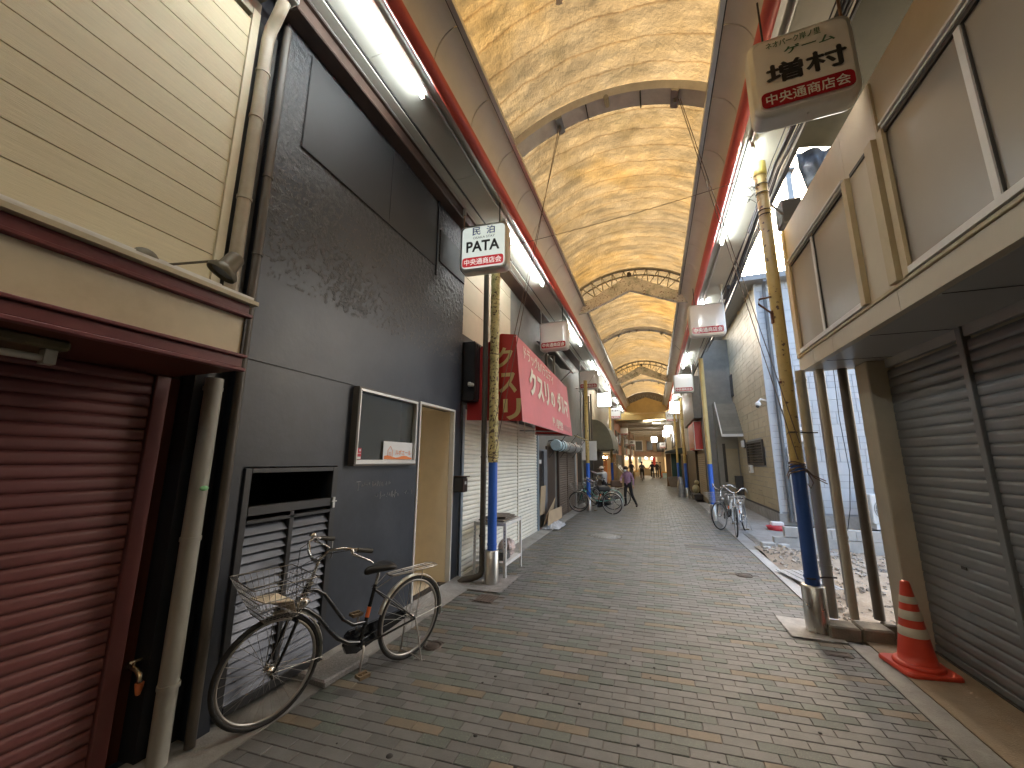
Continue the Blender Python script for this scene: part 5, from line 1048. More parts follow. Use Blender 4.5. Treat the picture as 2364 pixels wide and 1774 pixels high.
def bicycle(label, rear, front, frame, basket=True, rack=True, steer=0.0, fendm=None, lean=0.0, saddle_h=0, group=None, cargo=None, guard=None):
    rear = V((*rear, 0)); front = V((*front, 0)); d = (front - rear); hd = math.atan2(d.y, d.x)
    t = thing('bicycle', label, 'bicycle', (rear + d.normalized() * ((d.length - WB_) / 2)), hd, group); t.rotation_euler = Euler((lean, 0, hd), 'XYZ'); fendm = fendm or cream_f; guard = guard or fblack
    def part(nm, fn, ma, par=None, key=None):
        o = link(nm, bmesh_(key or nm, fn), [ma], par or t, local=True, objmat=True); return o
    def frame_f(b_):
        b_.tube([(.955, 0, .815), (1.025, 0, .645)], .021, 12)
        b_.tube([(.965, 0, .775), (.90, 0, .765), (.83, 0, .72), (.745, 0, .61), (.66, 0, .50), (.57, 0, .435), (.455, 0, .42)], .0145, 12)
        b_.tube([(1.015, 0, .675), (.95, 0, .645), (.86, 0, .57), (.765, 0, .455), (.69, 0, .375), (.60, 0, .315), (.49, 0, .28)], .0165, 12)
        b_.tube([(.49, 0, .27), (.395, 0, .69)], .0155, 12); b_.tube([(.49, -.045, .27), (.49, .045, .27)], .024, 14)
        for s_ in (-1, 1):
            b_.tube([(.47, s_ * .03, .272), (.30, s_ * .058, .295), (.0, s_ * .066, WR)], .0085, 8); b_.tube([(.405, s_ * .02, .655), (.33, s_ * .05, .60), (.0, s_ * .066, WR)], .0065, 8)
    part('frame', frame_f, frame)
    def decal(b_): b_.tube([(.448, 0, .455), (.432, 0, .53)], .0162, 12)
    part('decal', decal, mat('decal_orange', (.75, .16, .04), .4))
    fk = bpy.data.objects.new('steering', None); col.objects.link(fk); fk.parent = t; fk.location = (.985, 0, .72)
    ax = V((-.07, 0, .17)).normalized(); fk.rotation_euler = Matrix.Rotation(steer, 3, ax).to_euler()
    O_ = V((.985, 0, .72))
    def sub(nm, fn, ma, key=None):
        o = part(nm, fn, ma, fk, key); o.location = -O_; return o
    def fork(b_):
        b_.tube([(1.03, 0, .635), (1.045, 0, .605)], .018, 10); b_.tube([(1.04, -.055, .61), (1.04, .055, .61)], .012, 8)
        for s_ in (-1, 1): b_.tube([(1.04, s_ * .055, .61), (1.085, s_ * .058, .49), (1.125, s_ * .06, .395), (WB_, s_ * .062, WR)], [.012, .011, .009, .007], 9)
    sub('fork', fork, frame)
    def stem(b_): b_.tube([(.955, 0, .815), (.905, 0, .955)], .0115, 10); b_.tube([(.955, 0, .81), (.945, 0, .835)], .022, 12); b_.tube([(.905, 0, .95), (.93, 0, .975)], .016, 10)
    sub('stem', stem, chrome)
    def bar(b_): b_.tube([(.66, -.27, 1.045), (.76, -.265, 1.065), (.85, -.225, 1.085), (.915, -.155, 1.07), (.935, -.09, 1.01), (.932, -.04, .975), (.93, 0, .97), (.932, .04, .975), (.935, .09, 1.01), (.915, .155, 1.07), (.85, .225, 1.085), (.76, .265, 1.065), (.66, .27, 1.045)], .0108, 10)
    hb = sub('handlebar', bar, chrome)
    for s_ in (-1, 1):
        def grip(b_): b_.tube([(.645, s_ * .272, 1.041), (.765, s_ * .265, 1.066)], .0165, 10)
        link('grip', bmesh_('grip%d' % s_, grip), [gripm], hb, local=True, objmat=True)
        def lever(b_): b_.tube([(.80, s_ * .25, 1.07), (.80, s_ * .27, 1.045), (.75, s_ * .295, 1.02), (.68, s_ * .31, .985), (.655, s_ * .312, .965)], [.014, .011, .008, .006, .007], 8)
        link('brake_lever', bmesh_('lever%d' % s_, lever), [chrome], hb, local=True, objmat=True)
    def bell(b_): b_.lathe([(.028, 0), (.027, .012), (.018, .022), (.001, .026)], (.86, -.21, 1.105), 14, cap=False); b_.tube([(.86, -.215, 1.085), (.86, -.21, 1.108)], .006, 6)
    link('bell', bmesh_('bell', bell), [chrome], hb, local=True, objmat=True)
    def cables(b_):
        b_.tube([(.82, -.25, 1.07), (.96, -.18, 1.03), (1.03, -.05, .92), (1.03, -.01, .74), (1.045, .0, .63)], .0028, 5); b_.tube([(.82, .25, 1.07), (.97, .16, 1.05), (1.04, .02, .96), (1.0, .02, .80), (.90, .01, .735)], .0028, 5)
    sub('brake_cables', cables, fblack)
    for nm, c in (('front_wheel', (WB_, WR)), ('rear_wheel', (0, WR))):
        wh = bpy.data.objects.new(nm, None); col.objects.link(wh); wh.parent = fk if nm == 'front_wheel' else t; wh.location = (V((c[0], 0, c[1])) - O_) if nm == 'front_wheel' else (c[0], 0, c[1])
        if nm == 'front_wheel':   # keep three levels: thing > wheel > piece
            wh.parent = t; wh.location = O_ + Matrix.Rotation(steer, 3, ax) @ (V((c[0], 0, c[1])) - O_); wh.rotation_euler = Matrix.Rotation(steer, 3, ax).to_euler()
        for pn, fn in wheel_parts(): link(pn, bmesh_(pn, fn), [{'tyre': rub, 'rim': dchrome, 'spokes': dchrome, 'hub': chrome}[pn]], wh, local=True, objmat=True)
    def fender(cx, a0, a1):
        def f(b_):
            n = 26; vs_ = []
            for i in range(n + 1):
                a = a0 + (a1 - a0) * i / n
                for k in range(5):
                    q = (k - 2) / 2; rr = WR + .022 - .013 * q * q; vs_.append((cx + rr * math.cos(a), q * .026, WR + rr * math.sin(a)))
            b_.add(vs_, [(i * 5 + k, i * 5 + k + 1, (i + 1) * 5 + k + 1, (i + 1) * 5 + k) for i in range(n) for k in range(4)], 0, True)
            am = a0 + (a1 - a0) * .08 if cx == 0 else a1 - (a1 - a0) * .06
            for s_ in (-1, 1): b_.tube([(cx, s_ * .062, WR), (cx + (WR + .015) * math.cos(am), s_ * .026, WR + (WR + .015) * math.sin(am))], .0022, 5)
        return f
    sub('front_fender', fender(WB_, R(85), R(192)), fendm); part('rear_fender', fender(0, R(-168 + 360), R(18)), fendm)
    def saddle(b_):
        secs = [(.245, .005, .835), (.26, .095, .838), (.30, .11, .845), (.36, .085, .842), (.42, .042, .838), (.48, .026, .836), (.505, .012, .83)]; vs_ = []
        for x, hw, zt in secs:
            for k in range(12):
                a = 2 * math.pi * k / 12; vs_.append((x, hw * math.cos(a), zt - .02 + (.026 if math.sin(a) > 0 else .038) * math.sin(a) * (1 if hw > .02 else .6)))
        n = len(secs); b_.add(vs_, [(i * 12 + k, i * 12 + (k + 1) % 12, (i + 1) * 12 + (k + 1) % 12, (i + 1) * 12 + k) for i in range(n - 1) for k in range(12)] + [tuple(range(12)), tuple((n - 1) * 12 + k for k in range(12))], 0, True)
    sd = part('saddle', saddle, sadm); sd.location.z = saddle_h
    def post(b_): b_.tube([(.40, 0, .66), (.362, 0, .82 + saddle_h)], .0125, 10); b_.tube([(.402, -.03, .672), (.402, .03, .672)], .008, 8)
    part('seat_post', post, chrome, key='seat_post%g' % saddle_h)
    def chain(b_): b_.prism([(.58, -.062, .335), (.55, -.062, .36), (.03, -.062, .385), (-.02, -.062, .36), (-.02, -.062, .31), (.03, -.062, .30), (.47, -.062, .175), (.56, -.062, .20), (.59, -.062, .26)], (0, -.028, 0))
    part('chain_guard', chain, guard)
    def crank_l(b_): b_.tube([(.49, .05, .27), (.50, .072, .262), (.525, .078, .105)], .0085, 8)
    def crank_r(b_): b_.tube([(.49, -.09, .27), (.455, -.1, .435)], .0085, 8)
    part('crank_arm', crank_l, dchrome, key='crank_l'); part('crank_arm', crank_r, dchrome, key='crank_r')
    for pk, (y, x, z_) in enumerate(((.125, .525, .10), (-.145, .452, .44))):
        def pedal(b_): b_.box(x - .045, x + .045, y - .035, y - .015, z_ - .012, z_ + .012).box(x - .045, x + .045, y + .015, y + .035, z_ - .012, z_ + .012).box(x - .045, x - .035, y - .035, y + .035, z_ - .01, z_ + .01).box(x + .035, x + .045, y - .035, y + .035, z_ - .01, z_ + .01).tube([(x, y - .04, z_), (x, y + .04, z_)], .006, 6)
        part('pedal', pedal, mat('pedal_brown', (.20, .14, .08), .5), key='pedal%d' % pk)
    def stand(b_):
        for s_ in (-1, 1): b_.tube([(0, s_ * .068, WR), (-.02, s_ * .10, .2), (-.035, s_ * .14, .012), (-.065, s_ * .155, .006)], .0065, 7)
        b_.tube([(-.035, -.14, .012), (-.02, -.05, .03), (-.02, .05, .03), (-.035, .14, .012)], .006, 6)
    part('kickstand', stand, dchrome)
    if rack:
        def rk(b_):
            b_.tube([(.25, .055, .735), (-.18, .065, .735), (-.235, .05, .735), (-.25, 0, .735), (-.235, -.05, .735), (-.18, -.065, .735), (.25, -.055, .735), (.27, 0, .735)], .005, 7, closed=True)
            for y in (-.025, .025): b_.tube([(.26, y, .735), (-.245, y, .735)], .0035, 5)
            for x in (-.12, .1): b_.tube([(x, -.062, .735), (x, .062, .735)], .0035, 5)
            for s_ in (-1, 1): b_.tube([(-.05, s_ * .062, .733), (0, s_ * .07, WR)], .0035, 5); b_.tube([(.25, s_ * .055, .735), (.39, s_ * .02, .665)], .0035, 5)
        part('rear_rack', rk, dchrome)
    if basket:
        def bk(b_):
            def P(u, v, w): # u around, v height
                x0, x1, hy = 1.07 - .075 * w, 1.27 + .13 * w, .125 + .075 * w; z_ = .675 + .245 * w
                pts_ = [(x0, -hy), (x1, -hy), (x1, hy), (x0, hy)]; s_ = u * 4; i = int(s_) % 4; f_ = s_ - int(s_); a = pts_[i]; c = pts_[(i + 1) % 4]; return (a[0] + (c[0] - a[0]) * f_, a[1] + (c[1] - a[1]) * f_, z_)
            for w, rr in ((0, .003), (.2, .0016), (.4, .0016), (.6, .0028), (.8, .0016), (1, .0036)): b_.tube([P(k / 32, 0, w) for k in range(32)], rr, 5, closed=True)
            for k in range(40): b_.tube([P(k / 40, 0, 0), P(k / 40, 0, 1)], .0015, 4, cap=False)
            for k in range(1, 8): y = -.125 + .25 * k / 8; b_.tube([(1.07, y, .675), (1.27, y, .675)], .0015, 4, cap=False); x = 1.07 + .2 * k / 8; b_.tube([(x, -.125, .675), (x, .125, .675)], .0015, 4, cap=False)
            for s_ in (-1, 1): b_.tube([(1.12, s_ * .1, .675), (WB_, s_ * .062, WR)], .003, 5)
        sub('basket', bk, dchrome)
    def lampf(b_): b_.lathe([(.012, -.05), (.035, -.02), (.042, .03), (.001, .034)], (1.04, .095, .74), 14, rot=rot('Y', R(90)), cap=False); b_.tube([(1.0, .02, .74), (1.03, .09, .74)], .006, 6)
    sub('head_lamp', lampf, chrome)
    return t
bk0 = bicycle('black step-through city bicycle with wire basket parked against the black louvred hatch', (-2.139, 3.342), (-2.494, 2.236), fblack, lean=R(-2.5))
# handbill in its basket
hd = math.atan2(2.236 - 3.342, -2.494 + 2.139)
b_ = MB(); b_.add([(1.10, -.10, .69), (1.31, -.06, .80), (1.30, .15, .815), (1.12, .14, .785), (1.08, .11, .70), (1.20, .05, .83)], [(0, 1, 5), (1, 2, 5), (2, 3, 5), (3, 4, 5), (4, 0, 5)]); o = b_.build('paper_bag', mat('paper', (.70, .60, .46), .7, var=.1), None); o.location = bk0.location; o.rotation_euler = bk0.rotation_euler
tag(o, 'cream paper bag lying in the wire basket of the black bicycle', 'bag'); o.modifiers.new('t', 'SOLIDIFY').thickness = .006
bicycle('silver city bicycle facing the street with a grey front basket beside the brick house', (2.06, 11.82), (1.72, 10.75), fsilver, steer=R(14), lean=R(3)); bicycle('dark bicycle with a wire basket standing behind the silver bicycle at the blue pole', (2.0, 12.75), (1.50, 11.75), fblack, steer=R(-12))
gbk = 'bicycles parked around the far pole'
bicycle('black bicycle parked crosswise in front of the pole by the brown shutter', (-1.42, 13.75), (-2.45, 13.95), fblack, group=gbk, steer=R(20)); bicycle('pale green bicycle parked behind the pole by the brown shutter', (-1.55, 15.0), (-2.5, 14.75), fgreen, group=gbk, fendm=mat('fend_green', (.25, .62, .5), .3)); bicycle('dark bicycle with a brown basket next to the person in purple', (-1.25, 16.2), (-2.35, 15.9), fblack, group=gbk)
tag(MB().obox((-1.62, 13.78, .80), (.40, .30, .16), rot('Z', .15)).build('rear_basket', mat('bag_black', (.03, .03, .03), .5), bevel=.04), 'black bag strapped on the rack of the bicycle before the far pole', 'bag'); tag(MB().obox((-1.42, 16.15, .84), (.42, .34, .24), rot('Z', .2)).build('rear_basket', mat('wicker', (.10, .055, .03), .7, var=.3, vs_=40), bevel=.03), 'brown wicker basket on the bicycle next to the person in purple', 'basket')
# ------------------------------------------------------------------ people
skin = mat('skin', (.46, .29, .20), .5, var=.06); hair = mat('hair', (.018, .014, .012), .45)
def person(label, loc, rz, pose, top, trouser, shoe, hgt=1.55, hairc=None, cap=None, mask=False, hood=None, group=None):
    """pose: joints in metres for a 1.6 m figure; x right, y forward, z up"""
    J = {'pel': (0, 0, .90), 'bel': (0, 0, 1.05), 'che': (0, .0, 1.22), 'nek': (0, .0, 1.36), 'hd0': (0, .015, 1.44), 'hd1': (0, .025, 1.53),
         'shL': (-.15, 0, 1.30), 'elL': (-.2, -.02, 1.05), 'wrL': (-.2, .06, .84), 'shR': (.15, 0, 1.30), 'elR': (.2, -.02, 1.05), 'wrR': (.2, .06, .84),
         'hiL': (-.085, 0, .86), 'knL': (-.09, .02, .48), 'anL': (-.09, -.02, .085), 'toL': (-.10, .13, .035), 'hiR': (.085, 0, .86), 'knR': (.09, .02, .48), 'anR': (.09, -.02, .085), 'toR': (.10, .13, .035)}
    J.update(pose); J = {k: V(v) for k, v in J.items()}
    rad = {'pel': .13, 'bel': .125, 'che': .135, 'nek': .052, 'hd0': .072, 'hd1': .092, 'shL': .066, 'elL': .047, 'wrL': .032, 'hiL': .088, 'knL': .06, 'anL': .045, 'toL': .038}
    for k in list(rad):
        if k.endswith('L'): rad[k[:-1] + 'R'] = rad[k]
    B = [('pel', 'bel', 0), ('bel', 'che', 0), ('che', 'nek', 0), ('nek', 'hd0', 2), ('hd0', 'hd1', 2)]
    for s_ in 'LR': B += [('che', 'sh' + s_, 0), ('sh' + s_, 'el' + s_, 0), ('el' + s_, 'wr' + s_, 0), ('pel', 'hi' + s_, 1), ('hi' + s_, 'kn' + s_, 1), ('kn' + s_, 'an' + s_, 1), ('an' + s_, 'to' + s_, 3)]
    for s_ in 'LR': # hands: palm, four fingers and a thumb
        w = J['wr' + s_]; d = (w - J['el' + s_]).normalized(); sd = d.cross(V((0, 0, 1))); sd = sd.normalized() if sd.length > .1 else V((1, 0, 0)); nn = sd.cross(d)
        J['pa' + s_] = w + d * .075; rad['pa' + s_] = .027; B.append(('wr' + s_, 'pa' + s_, 2))
        for k, (off, ln) in enumerate(((-.027, .05), (-.009, .06), (.009, .056), (.027, .045))):
            kn = 'f%d%s' % (k, s_); J[kn] = J['pa' + s_] + d * .02 + sd * off; rad[kn] = .010; J[kn + 't'] = J[kn] + d * ln - nn * .012; rad[kn + 't'] = .008; B += [('pa' + s_, kn, 2), (kn, kn + 't', 2)]
        J['th' + s_] = w + d * .045 + sd * (.045 if s_ == 'L' else -.045); rad['th' + s_] = .010; B.append(('wr' + s_, 'th' + s_, 2))
    names = list(J); idx = {k: i for i, k in enumerate(names)}; me = bpy.data.meshes.new('body')
    sc_ = hgt / 1.62
    me.from_pydata([J[k] * sc_ for k in names], [(idx[a], idx[b]) for a, b, _ in B], []); ob = bpy.data.objects.new('body', me); col.objects.link(ob)
    md = ob.modifiers.new('s', 'SKIN'); md.use_smooth_shade = True
    for k in names:
        v = me.skin_vertices[0].data[idx[k]]; r_ = rad[k] * sc_
        v.radius = (r_ * (1.15 if k in ('pel', 'bel', 'che') else 1), r_ * (.85 if k in ('pel', 'bel', 'che') else 1)); v.use_root = k == 'pel'
    sb = ob.modifiers.new('u', 'SUBSURF'); sb.levels = 1; sb.render_levels = 1
    dg = bpy.context.evaluated_depsgraph_get(); fin = bpy.data.meshes.new_from_object(ob.evaluated_get(dg)); bpy.data.objects.remove(ob)
    fin.materials.clear()
    for ma in (top, trouser, skin, shoe): fin.materials.append(ma)
    segs = [(J[a] * sc_, J[b] * sc_, i, max(rad[a], rad[b]) * sc_) for a, b, i in B]
    for p in fin.polygons:
        c = p.center; best = (1e9, 0)
        for a, b, i, r_ in segs:
            ab = b - a; u = max(0, min(1, (c - a).dot(ab) / max(ab.length_squared, 1e-9))); dd = (c - (a + ab * u)).length - r_ * .6
            if dd < best[0]: best = (dd, i)
        p.material_index = best[1]; p.use_smooth = True
    t = thing('person', label, 'person', loc, rz, group); link('body', fin, (), t, local=True)
    H0, H1 = J['hd0'] * sc_, J['hd1'] * sc_; fw = (V((0, 1, 0)) * 1.0); r_ = .095 * sc_; c = H1 + V((0, -.012, .012))
    b_ = MB(); b_.grid(lambda u, v: c + V((r_ * 1.06 * math.cos(6.283 * u) * math.cos(R(-28) + R(118) * v), r_ * 1.1 * math.sin(6.283 * u) * math.cos(R(-28) + R(118) * v) - .02 * (math.sin(6.283 * u) > .3) * (1 - v), r_ * 1.12 * math.sin(R(-28) + R(118) * v) + (.03 if math.sin(6.283 * u) > .3 and v < .35 else 0))), 20, 9)
    b_.build('hair', hairc or hair, t, local=True)
    b_ = MB()
    for s_ in (-1, 1): b_.ball(H1 + V((s_ * .032 * sc_, .088 * sc_, -.012)), .008, 6, 5, 0)
    b_.build('eyes', hair, t, local=True)
    b_ = MB().ball(H1 + V((0, .098 * sc_, -.035 * sc_)), (.011, .016, .018), 7, 5)
    for s_ in (-1, 1): b_.ball(H1 + V((s_ * .094 * sc_, .0, -.02)), (.01, .018, .026), 7, 5)
    b_.build('nose_and_ears', skin, t, local=True)
    if mask: MB().ball(H1 + V((0, .062 * sc_, -.062 * sc_)), (.058, .045, .042), 12, 8).build('face_mask', mat('mask_white', (.75, .74, .72), .6), t, local=True)
    if cap:
        b_ = MB(); b_.grid(lambda u, v: c + V((r_ * 1.12 * math.cos(6.283 * u) * math.cos(R(90) * v), r_ * 1.15 * math.sin(6.283 * u) * math.cos(R(90) * v), .01 + r_ * 1.1 * math.sin(R(90) * v))), 20, 7)
        b_.add([c + V((-.07, .09, .012)), c + V((.07, .09, .012)), c + V((.06, .165, -.005)), c + V((0, .18, -.008)), c + V((-.06, .165, -.005))], [(0, 1, 2, 3, 4)]); b_.build('cap', cap, t, local=True)
    return t
purp = mat('jacket_purple', (.36, .21, .30), .7, var=.35, vs_=16); trb = mat('trouser_black', (.013, .013, .015), .8); sh_ = mat('shoe_dark', (.03, .015, .014), .6); grs = mat('shirt_grey', (.50, .50, .50), .8, var=.1); capm = mat('cap_cream', (.72, .62, .54), .7)
# woman turned towards the bicycles, one leg set out to the side
person('person in a purple jacket and face mask standing beside the parked bicycles', (-1.0, 16.2, .0), R(155), {'hd0': (.02, .05, 1.42), 'hd1': (.02, .09, 1.49), 'nek': (.01, .03, 1.36), 'che': (0, .01, 1.22), 'knL': (-.19, .05, .46), 'anL': (-.34, -.03, .085), 'toL': (-.38, .10, .035), 'knR': (.12, .03, .47), 'anR': (.13, -.02, .085), 'toR': (.15, .13, .035), 'elR': (.27, .08, 1.08), 'wrR': (.14, .28, 1.0), 'elL': (-.25, .0, 1.06), 'wrL': (-.30, .10, .86)}, purp, trb, sh_, 1.52, mask=True)
person('person in a pale shirt and cream cap reaching out behind the parked bicycles', (-1.95, 16.9, .0), R(70), {'hd0': (-.02, .08, 1.41), 'hd1': (-.02, .13, 1.48), 'nek': (0, .05, 1.36), 'che': (0, .04, 1.22), 'elL': (-.22, .25, 1.28), 'wrL': (-.15, .50, 1.36), 'elR': (.2, .12, 1.05), 'wrR': (.12, .32, 1.02)}, grs, trb, sh_, 1.5, cap=capm)
far_c = [mat('coat_navy', (.035, .04, .055), .8), mat('coat_grey', (.09, .085, .085), .8), mat('coat_black', (.012, .012, .014), .8), mat('coat_brown', (.12, .08, .05), .8)]
ride = {'pel': (0, -.08, .93), 'bel': (0, -.04, 1.07), 'che': (0, .03, 1.24), 'nek': (0, .07, 1.37), 'hd0': (0, .09, 1.45), 'hd1': (0, .10, 1.54), 'shL': (-.15, .04, 1.31), 'shR': (.15, .04, 1.31), 'elL': (-.22, .18, 1.12), 'wrL': (-.24, .36, 1.08), 'elR': (.22, .18, 1.12), 'wrR': (.24, .36, 1.08), 'hiL': (-.09, -.06, .88), 'knL': (-.11, .25, .66), 'anL': (-.11, .12, .28), 'toL': (-.11, .26, .22), 'hiR': (.09, -.06, .88), 'knR': (.11, .22, .52), 'anR': (.11, .10, .13), 'toR': (.11, .24, .09)}
for i, (x, y, ma, lab, lab2, dr) in enumerate([(-1.05, 37.5, 1, 'distant rider in dark grey pedalling away down the arcade', 'bicycle under the distant rider in dark grey', 1), (-.2, 41, 2, 'distant rider in black pedalling away towards the lit stall', 'bicycle under the distant rider in black', 1), (-1.9, 37, 0, 'distant rider in navy beside the plastic curtained shop', 'bicycle under the distant rider in navy', -1)]):
    person(lab, (x, y, .02), 0 if dr > 0 else math.pi, ride, far_c[ma], trb, sh_, 1.62, group='distant riders'); bicycle(lab2, (x, y - .42 * dr), (x, y + .74 * dr), fblack, group='bicycles of the distant riders')
person('distant person in a brown coat standing by the dark green shop', (.55, 43, 0), R(90), {}, far_c[3], trb, sh_, 1.6, group='distant walkers'); person('distant person in black walking past the lit stall', (.25, 46, 0), R(10), {}, far_c[2], trb, sh_, 1.62, group='distant walkers')

# ------------------------------------------------------------------ far left shops
gtarp = mat('green_grey_tarp', (.19, .18, .125), .65, var=.2, vs_=3, stain=.3, stcol=(.11, .10, .07))
pl_ = mat('plaster_tan', (.30, .25, .17), .7, var=.15, vs_=2, stain=.3, stcol=(.18, .14, .09)); dk = mat('dark_shopfront', (.045, .036, .028), .6, var=.3)
h = thing('old_house', 'old dark fronted house behind the parked bicycles with many wall pipes', 'house', (-3.2, 18, 0)); MB().box(-9, -2.87, 15.605, 19.4, 0, 5.64).build('wall', gwall, h); MB().box(-2.868, -2.80, 15.7, 17.3, .1, 2.2).build('door', dk, h); MB().box(-2.868, -2.82, 17.4, 19.3, .0, 2.4).build('shopfront', mat('brown_front', (.09, .065, .045), .6, var=.2), h)
for k in range(7): ubox('front_slat', -2.818, -2.80, 17.45 + .26 * k, 17.5 + .26 * k, .1, 2.3, mat('slat_tan', (.26, .20, .12), .6), h)
for y, z1 in ((10.4, 5.2), (11.3, 5.2), (15.9, 5.0), (16.6, 5.0), (18.0, 4.6), (18.7, 4.8)):
    tag(MB().tube([(-2.66, y, z1), (-2.66, y, 2.55 if y < 14 else .1)], .035, 8).tube([(-2.85, y, z1 - .4), (-2.66, y, z1 - .4)], .02, 6).build('wall_pipe', greyp if int(y) % 2 else brownp), 'vertical wall pipe ' + {10.4: 'just past the pink awning above the cardboard recess', 11.3: 'over the blue end of the rolled awning', 15.9: 'behind the white board by the bicycles', 16.6: 'behind the person in the cream cap', 18.0: 'on the slatted brown shopfront', 18.7: 'between the brown shopfront and the green grey awning'}[y], 'pipe', 'wall pipes past the awning')
t = thing('eaves_awning_frame', 'dark metal awning frame hung under the soffit behind the blank sign', 'frame', (-2.6, 11, 4.6)); b_ = MB().tube([(-2.45, 9.9, 4.75), (-2.45, 13.2, 4.65)], .03, 8).tube([(-2.85, 10.2, 4.4), (-2.45, 10.2, 4.75)], .02, 6).tube([(-2.85, 12.9, 4.3), (-2.45, 12.9, 4.66)], .02, 6); b_.build('bars', galv, t); MB().add([(-2.84, 10, 4.9), (-2.45, 10, 4.78), (-2.45, 13, 4.68), (-2.84, 13, 4.8)], [(0, 1, 2, 3)]).build('cover', blackp, t)
t = thing('satin_board', 'white board fixed beside the far pole above the bicycles', 'board', (-2.1, 15.4, 1.7)); MB().box(-2.62, -2.05, 15.60, 15.63, 1.72, 2.45).build('panel', white, t)
h = thing('awning_shop', 'old shop under the bulging green grey awning', 'shop', (-3.2, 21, 0)); MB().box(-9, -2.87, 19.405, 24.2, 0, 5.64).build('wall', pl_, h); MB().box(-2.868, -2.80, 19.6, 24, 0, 2.2).build('shopfront', dk, h)
t = thing('shop_awning', 'bulging green grey canvas awning past the pole with bicycles', 'awning', (-2.4, 21.5, 2.2)); b_ = MB()
b_.grid(lambda u, v: (-2.85 + 1.0 * math.sin(R(90) * v) ** .9, 20.2 + 3.2 * u, 3.75 - 1.5 * (1 - math.cos(R(90) * v)) + .05 * math.sin(u * 14) * v), 24, 12); b_.build('canvas', gtarp, t)
for y in (20.2, 23.4): MB().add([(-2.85, y, 2.25)] + [(-2.85 + 1.0 * math.sin(R(90) * k / 10) ** .9, y, 3.75 - 1.5 * (1 - math.cos(R(90) * k / 10))) for k in range(11)], [tuple(range(12))]).build('side', gtarp, t)
b_ = MB()
for k in range(9): b_.obox((-1.86, 20.4 + .35 * k, 2.16), (.012, .30, .16))
b_.build('valance', mat('valance_dark', (.06, .055, .04), .7), t)
b_ = MB()
for k in range(5): b_.tube([(-2.3 + .08 * k, 23.9, 0), (-2.3 + .08 * k, 23.9, 2.1)], .025, 6)
tag(b_.build('bamboo_bundle', mat('bamboo', (.2, .16, .09), .6, var=.3)), 'bundle of upright poles beside the green grey awning', 'poles')
h = thing('curtained_shop', 'lit shop closed off by a slanting clear plastic curtain', 'shop', (-3.2, 27, 0)); MB().box(-4.2, -2.9, 24.21, 33, 2.2, 5.64).box(-4.2, -4.0, 24.25, 33, 0, 2.2).build('wall', pl_, h); glow = emit('shop_glow', (1, .72, .34), .6)
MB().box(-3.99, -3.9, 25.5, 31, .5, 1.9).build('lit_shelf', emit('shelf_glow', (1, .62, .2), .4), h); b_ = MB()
for k in range(4): b_.box(-3.88, -3.5, 25.6, 31, .35 + .45 * k, .40 + .45 * k)
b_.build('shelves', MATS['yellowed_board'], h)
t = thing('plastic_curtain', 'slanting clear plastic curtain glowing warm in front of the lit shop', 'curtain', (-2, 28, 0)); MB().add([(-2.85, 26.5, 2.1), (-2.85, 29.5, 2.1), (-1.5, 29.5, .5), (-1.5, 26.5, .5), ], [(0, 1, 2, 3)]).add([(-2.85, 26.5, 2.1), (-1.5, 26.5, .5), (-1.5, 26.5, .05), (-2.85, 26.5, .05)], [(0, 1, 2, 3)]).build('film', glass('curtain_film', (.95, .85, .62), .2, .45, (.7, .6, .42)), t); MB().tube([(-2.85, 26.5, 2.1), (-1.5, 26.5, .5), (-1.5, 26.5, .05)], .015, 6).tube([(-1.5, 26.5, .5), (-1.5, 29.5, .5)], .015, 6).build('edge_bar', white, t)
for y in (26.6, 28.6, 30.4): t = thing('pendant_lamp', 'warm pendant lamp inside the plastic curtained shop, ' + {26.6: 'nearest the green grey awning', 28.6: 'the middle one', 30.4: 'nearest the orange walled shop'}[y], 'lamp', (-3.3, y, 2.0), 0, 'lamps in the curtained shop'); MB().ball((-3.3, y, 1.95), .08).build('bulb', emit('warm_bulb', (1, .68, .30), 6), t); MB().tube([(-3.3, y, 2.2), (-3.3, y, 2.02)], .006, 5).build('cord', cab, t)
# far right things
h = thing('green_shop', 'shop with a dark green awning and counter far down the arcade', 'shop', (2.4, 30, 0)); MB().box(2.05, 3.5, 27.02, 34, 0, 6.9).build('wall', pl_, h); MB().box(1.9, 2.04, 27.2, 34, 0, 2.1).build('shopfront', dk, h)
t = thing('shop_awning', 'dark green awning with hanging side curtain on the lot side of the arcade', 'awning', (1.5, 30, 2)); dg_ = mat('dark_green', (.012, .05, .045), .6); MB().prism([(1.9, 29.0, 2.62), (.78, 29.0, 2.36), (.78, 29.0, 2.26), (1.9, 29.0, 2.22)], (0, 3, 0)).build('canopy', mat('awning_dark', (.02, .028, .025), .6), t); MB().box(1.12, 1.75, 30.0, 30.05, .62, 2.2).build('side_curtain', dg_, t); MB().box(.78, 1.1, 30.3, 30.34, .0, 2.2).build('side_board', mat('board_brown', (.16, .10, .055), .6), t)
tag(MB().prism([(.82, 29.5, .62), (1.58, 29.5, .70), (1.5, 29.5, .0), (.95, 29.5, .0)], (0, .7, 0)).build('planter_box', mat('planter_grey', (.16, .135, .11), .6, var=.2)), 'grey tapered tub standing under the dark green awning', 'tub')
b_ = MB(); b_.grid(lambda u, v: (1.17 + .17 * math.cos(6.283 * u) * (1 - .55 * v ** 3) * (1 + .12 * mnoise.noise(V((3 * math.cos(6.28 * u), 3 * math.sin(6.28 * u), 4 * v)))), 21.6 + .17 * math.sin(6.283 * u) * (1 - .55 * v ** 3), .95 * v), 20, 14); tag(b_.build('sack', mat('silver_sheet', (.33, .33, .33), .35, .4, var=.3, vs_=9)), 'tall silver sheet covered sack beside the yellow and blue pole', 'sack')
